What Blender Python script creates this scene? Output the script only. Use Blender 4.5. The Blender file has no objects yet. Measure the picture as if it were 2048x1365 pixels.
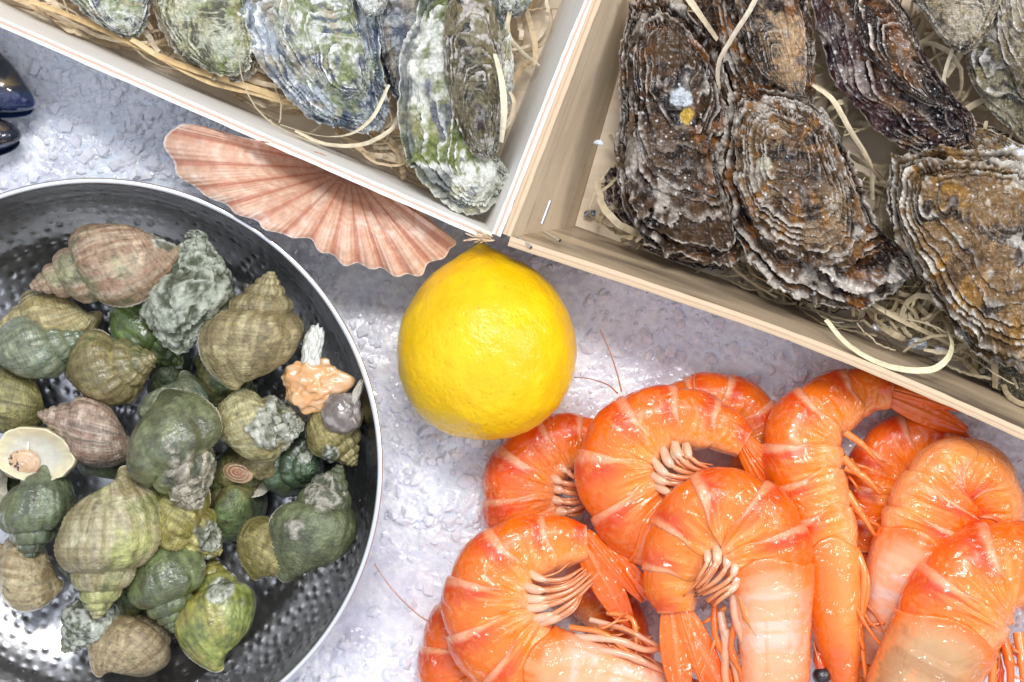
import bpy, math, random
import numpy as np
from mathutils import Vector
sc = bpy.context.scene
R = math.radians
# ------------------------------------------------------------------ camera, world, lamps, exposure
S = 0.36/2048.0            # metres per photo pixel on the ice (z = 0)
H = 0.80                   # height of the lens above the ice
cam = bpy.data.cameras.new('camera'); co = bpy.data.objects.new('camera', cam); sc.collection.objects.link(co)
co.location = (0, 0, H); co.rotation_euler = (0, 0, 0)
cam.sensor_width = 36; cam.lens = 36*H/0.36; cam.clip_start = 0.02; cam.clip_end = 50
cam.dof.use_dof = True; cam.dof.focus_distance = H-0.040; cam.dof.aperture_fstop = 13
sc.camera = co
w = bpy.data.worlds.new('World'); sc.world = w; w.use_nodes = True
nt = w.node_tree; nt.nodes.clear()
wo = nt.nodes.new('ShaderNodeOutputWorld'); bg = nt.nodes.new('ShaderNodeBackground')
tc = nt.nodes.new('ShaderNodeTexCoord'); sx = nt.nodes.new('ShaderNodeSeparateXYZ'); cr_ = nt.nodes.new('ShaderNodeValToRGB')
nt.links.new(tc.outputs['Generated'], sx.inputs[0]); nt.links.new(sx.outputs['Z'], cr_.inputs[0])
nt.links.new(cr_.outputs[0], bg.inputs[0]); nt.links.new(bg.outputs[0], wo.inputs[0])
e = cr_.color_ramp.elements
e[0].position = 0.0; e[0].color = (0.22, 0.19, 0.17, 1)
e[1].position = 1.0; e[1].color = (0.44, 0.47, 0.55, 1)
x = cr_.color_ramp.elements.new(0.35); x.color = (0.26, 0.25, 0.27, 1)
x = cr_.color_ramp.elements.new(0.75); x.color = (0.56, 0.60, 0.70, 1)
bg.inputs[1].default_value = 1.75
def area(name, d, dist, sx_, sy_, power, col):
    l = bpy.data.lights.new(name, 'AREA'); l.shape = 'ELLIPSE'; l.size = sx_; l.size_y = sy_; l.energy = power; l.color = col
    o = bpy.data.objects.new(name, l); sc.collection.objects.link(o)
    d = Vector(d).normalized(); o.location = d*dist; o.rotation_euler = d.to_track_quat('Z', 'Y').to_euler()
    return o
area('window_light', (0.05, 0.40, 0.91), 3.6, 1.55, 0.68, 72, (1, 0.985, 0.97))
area('side_light', (0.75, 0.15, 0.65), 2.2, 0.7, 0.5, 12, (1, 0.97, 0.93))
sc.view_settings.view_transform = 'Standard'; sc.view_settings.look = 'None'
sc.view_settings.exposure = 0.12; sc.view_settings.gamma = 1; sc.view_settings.use_curve_mapping = False
sc.render.engine = 'CYCLES'
try:
    sc.cycles.use_denoising = True; sc.cycles.max_bounces = 8; sc.cycles.transmission_bounces = 6
    sc.cycles.caustics_refractive = False; sc.cycles.caustics_reflective = False
except Exception: pass

# ------------------------------------------------------------------ numpy helpers
def P(px, py, z=0.0):
    px = np.asarray(px, float); py = np.asarray(py, float); z = np.asarray(z, float)
    f = (H-z)/H*S
    return np.stack(np.broadcast_arrays((px-1024)*f, -(py-682.5)*f, z), -1)
def _h(i, j, k, seed):
    h = (i.astype(np.uint32)*np.uint32(374761393) + j.astype(np.uint32)*np.uint32(668265263) + k.astype(np.uint32)*np.uint32(2147483647//3) + np.uint32((seed*974634777) & 0xffffffff))
    h = (h ^ (h >> np.uint32(13)))*np.uint32(1274126177)
    h = h ^ (h >> np.uint32(16)); h = h*np.uint32(2246822519); h = h ^ (h >> np.uint32(15))
    return h.astype(np.float64)/4294967295.0
def vnoise(p, seed=0):
    f = np.floor(p); t = p-f; i = f.astype(np.int64); t = t*t*t*(t*(t*6-15)+10)
    X, Y, Z = i[..., 0], i[..., 1], i[..., 2]; a, b, c = t[..., 0], t[..., 1], t[..., 2]
    def L(dx, dy, dz): return _h(X+dx, Y+dy, Z+dz, seed)
    x00 = L(0,0,0)*(1-a)+L(1,0,0)*a; x10 = L(0,1,0)*(1-a)+L(1,1,0)*a
    x01 = L(0,0,1)*(1-a)+L(1,0,1)*a; x11 = L(0,1,1)*(1-a)+L(1,1,1)*a
    y0 = x00*(1-b)+x10*b; y1 = x01*(1-b)+x11*b
    return (y0*(1-c)+y1*c)*2-1
def fbm(p, o=4, seed=0, g=0.5):
    p = np.asarray(p, float); s = 0; a = 1.0; tot = 0
    for k in range(o):
        s = s+a*vnoise(p, seed+k*17); tot += a; a *= g; p = p*2.03+11.3
    return s/tot
def ridged(p, o=3, seed=0):
    p = np.asarray(p, float); s = 0; a = 1.0; tot = 0
    for k in range(o):
        s = s+a*(1-np.abs(vnoise(p, seed+k*13))*2.0); tot += a; a *= .55; p = p*2.1+5.7
    return s/tot
def worley(p, seed=0, dim=3):
    f = np.floor(p); best = np.full(p.shape[:-1], 9.0); sec = best.copy(); cid = best.copy()
    for dx in (-1, 0, 1):
        for dy in (-1, 0, 1):
            for dz in ((-1, 0, 1) if dim == 3 else (0,)):
                c = f+np.array([dx, dy, dz]); ci = c.astype(np.int64)
                o = np.stack([_h(ci[...,0], ci[...,1], ci[...,2], seed+q) for q in (1, 2, 3)], -1)
                if dim == 2: o[..., 2] = 0; 
                q = c+o-p
                if dim == 2: q[..., 2] = 0
                d = np.sqrt((q*q).sum(-1)); cidn = _h(ci[...,0], ci[...,1], ci[...,2], seed+9)
                m = d < best; sec = np.where(m, best, np.minimum(sec, d)); cid = np.where(m, cidn, cid); best = np.where(m, d, best)
    return best, sec, cid
def ss(a, b, x):
    t = np.clip((x-a)/(b-a), 0, 1); return t*t*(3-2*t)
def mix(a, b, t):
    t = np.asarray(t)[..., None]; return np.asarray(a)*(1-t)+np.asarray(b)*t
def crs(pts, n, closed=False):
    pts = np.asarray(pts, float); m = len(pts)
    if closed: q = np.concatenate([pts[-1:], pts, pts[:2]]); segs = m
    else: q = np.concatenate([2*pts[:1]-pts[1:2], pts, 2*pts[-1:]-pts[-2:-1]]); segs = m-1
    u = np.linspace(0, segs, n, endpoint=not closed); i = np.minimum(u.astype(int), segs-1); t = (u-i)[:, None]
    a, b, c, d = q[i], q[i+1], q[i+2], q[i+3]
    return 0.5*((2*b)+(-a+c)*t+(2*a-5*b+4*c-d)*t*t+(-a+3*b-3*c+d)*t**3)
def arc_resample(pts, n):
    pts = np.asarray(pts, float); d = np.r_[0, np.cumsum(np.linalg.norm(np.diff(pts[:, :2], axis=0), axis=1))]
    u = np.linspace(0, d[-1], n); return np.stack([np.interp(u, d, pts[:, k]) for k in range(pts.shape[1])], 1), u
def gnormals(G, wrap_v=False):
    du = np.gradient(G, axis=0)
    if wrap_v: dv = (np.roll(G, -1, 1)-np.roll(G, 1, 1))/2
    else: dv = np.gradient(G, axis=1)
    n = np.cross(du, dv); l = np.linalg.norm(n, axis=-1, keepdims=True); return n/np.maximum(l, 1e-12)
def gfaces(nu, nv, wrap_v=False, off=0):
    j = np.arange(nv if wrap_v else nv-1); i = np.arange(nu-1)
    I, J = np.meshgrid(i, j, indexing='ij'); J2 = (J+1) % nv
    return (np.stack([I*nv+J, (I+1)*nv+J, (I+1)*nv+J2, I*nv+J2], -1).reshape(-1, 4)+off)

# ------------------------------------------------------------------ object helpers
COL = sc.collection
FLIPLOG = None
def thing(name, label, cat, loc, group=None):
    o = bpy.data.objects.new(name, None); COL.objects.link(o); o.location = loc; o.empty_display_size = 0.01
    tag(o, label, cat, group); return o
def tag(o, label=None, cat=None, group=None, kind=None):
    if label: o['label'] = label
    if cat: o['category'] = cat
    if group: o['group'] = group
    if kind: o['kind'] = kind
    return o
def origin_of(o):
    v = Vector((0, 0, 0))
    while o is not None: v = v+o.location; o = o.parent
    return np.array(v)
def mesh_obj(name, V, F, mat, parent=None, col=None, uv=None, origin=None, smooth=True):
    """V in world coordinates; F an (n,4) or (n,3) int array; the object's origin is the parent's or `origin`."""
    V = np.asarray(V, float).reshape(-1, 3); F = np.asarray(F, int)
    # make the faces look outwards: by signed volume, or upwards where the piece is a sheet
    q0 = V-V.mean(0); a_, b_, c_ = q0[F[:, 0]], q0[F[:, 1]], q0[F[:, 2]]; cr0 = np.cross(b_-a_, c_-a_)
    if F.shape[1] == 4: cr0 = cr0+np.cross(c_-a_, q0[F[:, 3]]-a_)
    vol = (q0[F].mean(1)*cr0).sum(); ar = np.linalg.norm(cr0, axis=1).sum(); ref = (np.linalg.norm(q0[F].mean(1), axis=1)*np.linalg.norm(cr0, axis=1)).sum()
    upz = cr0[:, 2].sum()/max(ar, 1e-12); sgn = upz if abs(upz) > .45 and abs(vol) < .15*ref else vol
    if FLIPLOG is not None: FLIPLOG.append((name, sgn < 0, round(float(vol/max(ref, 1e-12)), 3), round(float(upz), 2)))
    if sgn < 0: F = F[:, ::-1]
    if parent is not None: org = origin_of(parent); oloc = (0, 0, 0)
    else: org = np.asarray(origin if origin is not None else (V[:, 0].mean(), V[:, 1].mean(), V[:, 2].min())); oloc = tuple(org)
    me = bpy.data.meshes.new(name); k = F.shape[1]
    me.vertices.add(len(V)); me.vertices.foreach_set('co', (V-org).astype(np.float32).ravel())
    me.loops.add(F.size); me.loops.foreach_set('vertex_index', F.astype(np.int32).ravel())
    me.polygons.add(len(F)); me.polygons.foreach_set('loop_start', (np.arange(len(F))*k).astype(np.int32))
    me.polygons.foreach_set('loop_total', np.full(len(F), k, np.int32))
    me.polygons.foreach_set('use_smooth', np.full(len(F), smooth))
    if col is not None:
        col = np.asarray(col, float)
        if col.ndim == 1: col = np.tile(col, (len(V), 1))
        col = col.reshape(len(V), -1)
        if col.shape[1] == 3: col = np.c_[col, np.full(len(V), 0.4)]
        a = me.color_attributes.new('Col', 'FLOAT_COLOR', 'POINT'); a.data.foreach_set('color', np.clip(col, 0, 1).astype(np.float32).ravel())
    if uv is not None:
        ul = me.uv_layers.new(name='UVMap'); ul.data.foreach_set('uv', np.asarray(uv)[F.ravel()].astype(np.float32).ravel())
    me.update(calc_edges=True); me.validate()
    me.materials.append(mat)
    o = bpy.data.objects.new(name, me); COL.objects.link(o); o.location = oloc
    if parent is not None: o.parent = parent
    return o
class MB:
    def __init__(s): s.V = []; s.F = []; s.C = []; s.n = 0
    def add(s, V, F, C):
        V = np.asarray(V).reshape(-1, 3); C = np.asarray(C, float)
        if C.ndim == 1: C = np.tile(C, (len(V), 1))
        C = C.reshape(len(V), -1)
        if C.shape[1] == 3: C = np.c_[C, np.full(len(V), .4)]
        s.V.append(V); s.F.append(np.asarray(F)+s.n); s.C.append(C); s.n += len(V)
    def build(s, name, mat, parent=None, origin=None):
        return mesh_obj(name, np.concatenate(s.V), np.concatenate(s.F), mat, parent, np.concatenate(s.C), origin=origin, smooth=(mat is not M['straw']))
def tube(path, rad, ns=10, flat=1.0, up=(0, 0, 1), rad2=None):
    path = np.asarray(path, float); n = len(path); rad = np.broadcast_to(np.asarray(rad, float), (n,))
    T = np.gradient(path, axis=0); T /= np.maximum(np.linalg.norm(T, axis=1, keepdims=True), 1e-12)
    U = np.broadcast_to(np.asarray(up, float), (n, 3)); A = np.cross(T, U); l = np.linalg.norm(A, axis=1, keepdims=True)
    A = np.where(l < 1e-3, np.array([1., 0, 0]), A/np.maximum(l, 1e-9)); B = np.cross(A, T)
    a = np.linspace(0, 2*np.pi, ns, endpoint=False)
    G = path[:, None]+rad[:, None, None]*(np.cos(a)[None, :, None]*A[:, None]+flat*np.sin(a)[None, :, None]*B[:, None])
    return G, gfaces(n, ns, True)

# ------------------------------------------------------------------ materials
def shell_mat(name, coat=0.3, coat_r=0.12, sss=0.0, bump=0.25, bscale=900, var=0.25, vscale=350, spec=0.5, stretch=None, sssr=(1, .5, .3), metallic=0.0, fine=True, rmul=1.0):
    m = bpy.data.materials.new(name); m.use_nodes = True; n = m.node_tree.nodes; L = m.node_tree.links; b = n['Principled BSDF']
    at = n.new('ShaderNodeAttribute'); at.attribute_name = 'Col'
    tcn = n.new('ShaderNodeTexCoord'); mp = n.new('ShaderNodeMapping'); L.new(tcn.outputs['Object'], mp.inputs[0])
    if stretch: mp.inputs['Scale'].default_value = stretch
    nz = n.new('ShaderNodeTexNoise'); nz.inputs['Scale'].default_value = vscale; nz.inputs['Detail'].default_value = 5; L.new(mp.outputs[0], nz.inputs[0])
    mr = n.new('ShaderNodeMapRange'); mr.inputs[1].default_value = .3; mr.inputs[2].default_value = .7; mr.inputs[3].default_value = 1-var; mr.inputs[4].default_value = 1+var; L.new(nz.outputs[0], mr.inputs[0])
    vm = n.new('ShaderNodeVectorMath'); vm.operation = 'SCALE'; L.new(at.outputs['Color'], vm.inputs[0]); L.new(mr.outputs[0], vm.inputs['Scale'])
    L.new(vm.outputs[0], b.inputs['Base Color'])
    ml = n.new('ShaderNodeMath'); ml.operation = 'MULTIPLY'; ml.inputs[1].default_value = rmul; L.new(at.outputs['Alpha'], ml.inputs[0]); L.new(ml.outputs[0], b.inputs['Roughness'])
    b.inputs['Specular IOR Level'].default_value = spec; b.inputs['Metallic'].default_value = metallic
    b.inputs['Coat Weight'].default_value = coat; b.inputs['Coat Roughness'].default_value = coat_r
    if sss: b.inputs['Subsurface Weight'].default_value = sss; b.inputs['Subsurface Radius'].default_value = sssr; b.inputs['Subsurface Scale'].default_value = 0.003
    nb = n.new('ShaderNodeTexNoise'); nb.inputs['Scale'].default_value = bscale; nb.inputs['Detail'].default_value = 4; L.new(mp.outputs[0], nb.inputs[0])
    bp = n.new('ShaderNodeBump'); bp.inputs['Strength'].default_value = bump; bp.inputs['Distance'].default_value = 0.0006; L.new(nb.outputs[0], bp.inputs['Height'])
    L.new(bp.outputs[0], b.inputs['Normal']); L.new(bp.outputs[0], b.inputs['Coat Normal'])
    return m
M = {}
M['whelk'] = shell_mat('whelk_shell', coat=.45, coat_r=.2, spec=.4, bump=.9, bscale=1100, var=.28, vscale=500)
M['wet_whelk'] = shell_mat('wet_whelk_shell', coat=1.0, coat_r=.12, spec=.4, bump=.7, bscale=700, var=.28, vscale=500)
M['oyster'] = shell_mat('pale_oyster_shell', coat=.08, coat_r=.2, spec=.3, bump=.5, bscale=1000, var=.3, vscale=700)
M['wet_oyster'] = shell_mat('wet_oyster_shell', coat=.8, coat_r=.07, spec=.12, bump=.38, bscale=900, var=.35, vscale=700)
M['flesh'] = shell_mat('cooked_flesh', coat=.8, coat_r=.15, sss=.4, bump=.25, bscale=500, var=.1, vscale=300)
M['horn'] = shell_mat('operculum_horn', coat=.5, coat_r=.2, bump=.3, bscale=800, var=.2)
M['scallop'] = shell_mat('scallop_shell', coat=.1, coat_r=.3, bump=.25, bscale=1500, var=.14, vscale=500)
M['mussel'] = shell_mat('mussel_shell', coat=1, coat_r=.08, bump=.2, bscale=500, var=.3)
M['straw'] = shell_mat('wood_wool', coat=0, bump=.2, bscale=900, var=.18, vscale=400)
M['steel_dot'] = shell_mat('staple_steel', coat=0, metallic=1, bump=0.1, var=.05)
M['eye'] = shell_mat('prawn_eye', coat=1, coat_r=.1, bump=.3, bscale=2500, var=.3)

def prawn_mat(name, pale=False):
    m = shell_mat(name, coat=1, coat_r=.05, sss=.08, bump=.12, bscale=350, var=.07, vscale=90, sssr=(1, .22, .05))
    n = m.node_tree.nodes; L = m.node_tree.links; b = n['Principled BSDF']
    tcn = n.new('ShaderNodeTexCoord')
    # crinkled wet film: a warped, thresholded noise that breaks highlights into shards
    n1 = n.new('ShaderNodeTexNoise'); n1.inputs['Scale'].default_value = 75; n1.inputs['Detail'].default_value = 1.5; n1.inputs['Distortion'].default_value = 1.6
    n2 = n.new('ShaderNodeTexVoronoi'); n2.feature = 'DISTANCE_TO_EDGE'; n2.inputs['Scale'].default_value = 120
    wv = n.new('ShaderNodeVectorMath'); wv.operation = 'MULTIPLY_ADD'; wv.inputs[1].default_value = (.012, .012, .012)
    L.new(tcn.outputs['Object'], n1.inputs[0]); L.new(n1.outputs['Color'], wv.inputs[0]); L.new(tcn.outputs['Object'], wv.inputs[2]); L.new(wv.outputs[0], n2.inputs[0])
    n3 = n.new('ShaderNodeTexNoise'); n3.inputs['Scale'].default_value = 330; n3.inputs['Detail'].default_value = 2; L.new(wv.outputs[0], n3.inputs[0])
    ad = n.new('ShaderNodeMath'); ad.operation = 'MULTIPLY_ADD'; ad.inputs[1].default_value = .26; L.new(n1.outputs[0], ad.inputs[2]); L.new(n3.outputs[0], ad.inputs[0])
    sm = n.new('ShaderNodeMapRange'); sm.inputs[1].default_value = 0; sm.inputs[2].default_value = .25; L.new(n2.outputs[0], sm.inputs[0])
    ad2 = n.new('ShaderNodeMath'); ad2.operation = 'MULTIPLY_ADD'; ad2.inputs[1].default_value = .25; L.new(sm.outputs[0], ad2.inputs[0]); L.new(ad.outputs[0], ad2.inputs[2])
    bp = n.new('ShaderNodeBump'); bp.inputs['Strength'].default_value = .8; bp.inputs['Distance'].default_value = .0026; L.new(ad2.outputs[0], bp.inputs['Height'])
    L.new(bp.outputs[0], b.inputs['Coat Normal']); b.inputs['Coat IOR'].default_value = 1.5; b.inputs['Specular IOR Level'].default_value = .3
    bp2 = n.new('ShaderNodeBump'); bp2.inputs['Strength'].default_value = .12; bp2.inputs['Distance'].default_value = .0015; L.new(ad2.outputs[0], bp2.inputs['Height'])
    L.new(bp2.outputs[0], b.inputs['Normal'])
    return m
M['prawn'] = prawn_mat('cooked_prawn_shell')
M['prawn_leg'] = shell_mat('prawn_leg_shell', coat=.9, coat_r=.12, sss=.35, bump=.2, bscale=400, var=.12, vscale=200, sssr=(1, .4, .2))

def wood_mat(name, c1, c2, c3, stain=0.0):
    m = bpy.data.materials.new(name); m.use_nodes = True; n = m.node_tree.nodes; L = m.node_tree.links; b = n['Principled BSDF']
    uv = n.new('ShaderNodeUVMap'); mp = n.new('ShaderNodeMapping'); mp.inputs['Scale'].default_value = (5, 200, 1); L.new(uv.outputs[0], mp.inputs[0])
    nz = n.new('ShaderNodeTexNoise'); nz.inputs['Scale'].default_value = 1.6; nz.inputs['Detail'].default_value = 8; nz.inputs['Distortion'].default_value = .6; L.new(mp.outputs[0], nz.inputs[0])
    cr = n.new('ShaderNodeValToRGB'); L.new(nz.outputs[0], cr.inputs[0]); el = cr.color_ramp.elements
    el[0].position = .32; el[0].color = (*c2, 1); el[1].position = .62; el[1].color = (*c1, 1)
    mp2 = n.new('ShaderNodeMapping'); mp2.inputs['Scale'].default_value = (11, 42, 1); L.new(uv.outputs[0], mp2.inputs[0])
    n2 = n.new('ShaderNodeTexNoise'); n2.inputs['Scale'].default_value = 1.3; n2.inputs['Detail'].default_value = 6; L.new(mp2.outputs[0], n2.inputs[0])
    mr = n.new('ShaderNodeMapRange'); mr.inputs[1].default_value = .56-.16*stain; mr.inputs[2].default_value = .72-.08*stain; mr.inputs[4].default_value = .25+.65*stain; L.new(n2.outputs[0], mr.inputs[0])
    mx = n.new('ShaderNodeMix'); mx.data_type = 'RGBA'; L.new(mr.outputs[0], mx.inputs[0]); L.new(cr.outputs[0], mx.inputs[6]); mx.inputs[7].default_value = (*c3, 1)
    L.new(mx.outputs[2], b.inputs['Base Color']); b.inputs['Roughness'].default_value = .45 if stain else .6
    b.inputs['Coat Weight'].default_value = .25*stain; b.inputs['Coat Roughness'].default_value = .25
    bp = n.new('ShaderNodeBump'); bp.inputs['Strength'].default_value = .3; bp.inputs['Distance'].default_value = .0006; L.new(nz.outputs[0], bp.inputs['Height']); L.new(bp.outputs[0], b.inputs['Normal'])
    return m
M['ply_pale'] = wood_mat('pale_poplar_ply', (.88, .86, .81), (.83, .80, .73), (.78, .70, .58))
M['ply_wet'] = wood_mat('wet_poplar_ply', (.56, .44, .29), (.48, .36, .23), (.08, .055, .04), stain=.85)
M['ply_tan'] = wood_mat('tan_poplar_ply', (.70, .57, .40), (.65, .51, .34), (.36, .26, .16), stain=.5)
def edge_mat(name, stops):
    m = bpy.data.materials.new(name); m.use_nodes = True; n = m.node_tree.nodes; L = m.node_tree.links; b = n['Principled BSDF']
    uv = n.new('ShaderNodeUVMap'); mp = n.new('ShaderNodeMapping'); mp.inputs['Scale'].default_value = (60, 3, 1); L.new(uv.outputs[0], mp.inputs[0])
    nz = n.new('ShaderNodeTexNoise'); nz.inputs['Scale'].default_value = 3; nz.inputs['Detail'].default_value = 6; L.new(mp.outputs[0], nz.inputs[0])
    s = n.new('ShaderNodeSeparateXYZ'); L.new(uv.outputs[0], s.inputs[0])
    ma = n.new('ShaderNodeMath'); ma.operation = 'MULTIPLY_ADD'; ma.inputs[1].default_value = .22; L.new(nz.outputs[0], ma.inputs[0]); L.new(s.outputs['Y'], ma.inputs[2])
    su = n.new('ShaderNodeMath'); su.operation = 'SUBTRACT'; su.inputs[1].default_value = .11; L.new(ma.outputs[0], su.inputs[0])
    cr = n.new('ShaderNodeValToRGB'); L.new(su.outputs[0], cr.inputs[0]); el = cr.color_ramp.elements
    while len(el) < len(stops): el.new(.5)
    for q, (pp, cc) in zip(el, stops): q.position = pp; q.color = (*cc, 1)
    L.new(cr.outputs[0], b.inputs['Base Color']); b.inputs['Roughness'].default_value = .7
    bp = n.new('ShaderNodeBump'); bp.inputs['Strength'].default_value = .5; bp.inputs['Distance'].default_value = .0005; L.new(nz.outputs[0], bp.inputs['Height']); L.new(bp.outputs[0], b.inputs['Normal'])
    return m
M['edge_pale'] = edge_mat('ply_edge_pale', [(0, (.86, .80, .70)), (.30, (.84, .76, .66)), (.36, (.62, .40, .30)), (.56, (.66, .46, .36)), (.64, (.86, .80, .70)), (1, (.88, .84, .76))])
M['edge_tan'] = edge_mat('ply_edge_tan', [(0, (.60, .45, .29)), (.35, (.68, .52, .34)), (.45, (.58, .40, .27)), (.58, (.52, .36, .22)), (.66, (.66, .50, .32)), (1, (.50, .37, .24))])

def ice_mat():
    m = shell_mat('crushed_ice', coat=.6, coat_r=.06, sss=0.35, bump=1.0, bscale=330, var=.10, vscale=420, sssr=(.7, .8, 1))
    b = m.node_tree.nodes['Principled BSDF']; b.inputs['Subsurface Scale'].default_value = .004
    b.inputs['Coat Normal'].is_linked
    return m
M['ice'] = ice_mat()
m = bpy.data.materials.new('clear_ice_chips'); m.use_nodes = True; b = m.node_tree.nodes['Principled BSDF']
b.inputs['Base Color'].default_value = (.93, .95, 1, 1); b.inputs['Roughness'].default_value = .15; b.inputs['IOR'].default_value = 1.31; b.inputs['Base Color'].default_value = (.86,.87,.94,1); b.inputs['Transmission Weight'].default_value = 0; b.inputs['Roughness'].default_value = .12; b.inputs['Base Color'].default_value = (.88,.89,.95,1); b.inputs['Coat Weight'].default_value = .5
M['chip'] = m
m = bpy.data.materials.new('hammered_steel'); m.use_nodes = True; n = m.node_tree.nodes; b = n['Principled BSDF']
b.inputs['Metallic'].default_value = 1; b.inputs['Base Color'].default_value = (.66, .66, .66, 1); b.inputs['Roughness'].default_value = .26
nz = n.new('ShaderNodeTexNoise'); nz.inputs['Scale'].default_value = 900; tcn = n.new('ShaderNodeTexCoord'); m.node_tree.links.new(tcn.outputs['Object'], nz.inputs[0])
bp = n.new('ShaderNodeBump'); bp.inputs['Strength'].default_value = .08; bp.inputs['Distance'].default_value = .0004; m.node_tree.links.new(nz.outputs[0], bp.inputs['Height']); m.node_tree.links.new(bp.outputs[0], b.inputs['Normal'])
M['steel'] = m
m = bpy.data.materials.new('polished_rim_steel'); m.use_nodes = True; b = m.node_tree.nodes['Principled BSDF']
b.inputs['Metallic'].default_value = 1; b.inputs['Base Color'].default_value = (.86, .86, .87, 1); b.inputs['Roughness'].default_value = .28; M['rim'] = m
m = shell_mat('lemon_peel', coat=.35, coat_r=.16, sss=.25, bump=.35, bscale=1200, var=.05, vscale=60, sssr=(1, .7, .1)); M['lemon'] = m; m.node_tree.nodes['Principled BSDF'].inputs['Coat Weight'].default_value = .5; m.node_tree.nodes['Principled BSDF'].inputs['Coat Roughness'].default_value = .12; m.node_tree.nodes['Principled BSDF'].inputs['Specular IOR Level'].default_value = .2

# ------------------------------------------------------------------ the ice
def ice_height(xy):
    p = np.concatenate([xy, np.zeros(xy.shape[:-1]+(1,))], -1)/S     # in photo pixels
    wp = p+np.stack([fbm(p/60, 2, 5), fbm(p/60+7, 2, 6), np.zeros(p.shape[:-1])], -1)*18
    big = fbm(p/260, 3, 1)
    f1, f2, c1 = worley(wp/38, 3, 2); g1, g2, c2 = worley(wp/17, 8, 2); k1, k2, c3 = worley(wp/8.5, 12, 2)
    rough = ss(-.25, .35, fbm(p/170+3, 3, 21))
    h = big*14 + rough*((1-f1)*7*(.4+c1)+(1-g1)*4.5*(.3+c2)+(1-k1)*1.6) + fbm(p/10, 3, 31)*1.0
    return h*S*1.0, rough, (f2-f1), c2, (g2-g1), c3
nx, ny = 1150, 800
X, Y = np.meshgrid(np.linspace(-.25, .25, nx), np.linspace(-.18, .18, ny), indexing='ij')
XY = np.stack([X, Y], -1); hh, rough, e1, c2, e2, c3 = ice_height(XY)
pp = np.stack([X, Y, 0*X], -1)/S
frost_sparkle = np.clip(ss(-.15, .45, fbm(pp/45, 4, 41))*.6+rough*.35*c2+ss(.12, 0, e2)*.18*rough+ss(.90, .97, c3)*.5, 0, 1)  # white frosted parts, plus bright flecks painted in as sparkle
dark = ss(.0, .55, fbm(pp/75+5, 4, 51))
tint = ss(-.35, .35, fbm(pp/300+9, 2, 61))
base = mix((.78,.77,.87), (.76,.82,.92), tint)
c = mix(mix(np.minimum(base*1.08, .99), np.array([.60, .58, .67]), dark*.75), np.array([.95, .96, 1.]), np.clip(frost_sparkle*1.1, 0, 1))
c = mix(c, (.95, .97, 1), ss(.90, .95, c3)*ss(.3, .5, fbm(pp/9, 2, 71)+.4))  # the ice's sparkle, put into its colour as white flecks
rr = .12+.35*frost_sparkle
G = np.stack([X, Y, hh], -1)
o = mesh_obj('ground', G, gfaces(nx, ny)[:, ::-1] if False else gfaces(nx, ny), M['ice'], col=np.concatenate([c, rr[..., None]], -1), origin=(0, 0, 0))
tag(o, 'bed of crushed pale lavender ice under the seafood', 'ice', kind='structure')
rng = random.Random(4); nr = np.random.RandomState(4)
def ico():
    t_ = (1+5**.5)/2; v = [(-1,t_,0),(1,t_,0),(-1,-t_,0),(1,-t_,0),(0,-1,t_),(0,1,t_),(0,-1,-t_),(0,1,-t_),(t_,0,-1),(t_,0,1),(-t_,0,-1),(-t_,0,1)]
    f = [(0,11,5),(0,5,1),(0,1,7),(0,7,10),(0,10,11),(1,5,9),(5,11,4),(11,10,2),(10,7,6),(7,1,8),(3,9,4),(3,4,2),(3,2,6),(3,6,8),(3,8,9),(4,9,5),(2,4,11),(6,2,10),(8,6,7),(9,8,1)]
    return np.array(v)/math.hypot(1, t_), np.array(f)
def chips(n):
    mb = MB(); iv, F = ico()
    px = nr.uniform(-200, 2250, n*4); py = nr.uniform(-150, 1500, n*4)
    q = P(px, py)[:, :2]; h, rg, *_ = ice_height(q)
    zone = np.exp(-(((px-200)/330)**2+((py-230)/200)**2))+.8*np.exp(-(((px-1350)/300)**2+((py-680)/110)**2))+.5*np.exp(-(((px-850)/120)**2+((py-950)/250)**2))+.16
    keep = nr.rand(n*4) < np.clip(zone*(.3+rg), 0, 1); q = q[keep][:n]; h = h[keep][:n]
    for (x_, y_), z_ in zip(q, h):
        s = S*min(17, 2.2+nr.exponential(3.9)); v = iv*nr.uniform(.62, 1.15, (12, 1))+nr.normal(0, .10, (12, 3))
        A = nr.normal(0, 1, (3, 3)); Q, _ = np.linalg.qr(A); Q = Q*np.sign(np.linalg.det(Q)); v = (v*np.array([1.25, .9, .8]))@Q*s*np.array([1, 1, .65])
        mb.add(v+np.array([x_, y_, z_+s*.2]), F, (.9, .9, 1))
    o = mb.build('crushed_ice', M['chip'], origin=(0, 0, 0))
    for p_ in o.data.polygons: p_.use_smooth = False
    tag(o, 'loose clear chips of crushed ice scattered over the icy bed', 'ice chips', kind='stuff')
chips(13000)

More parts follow.
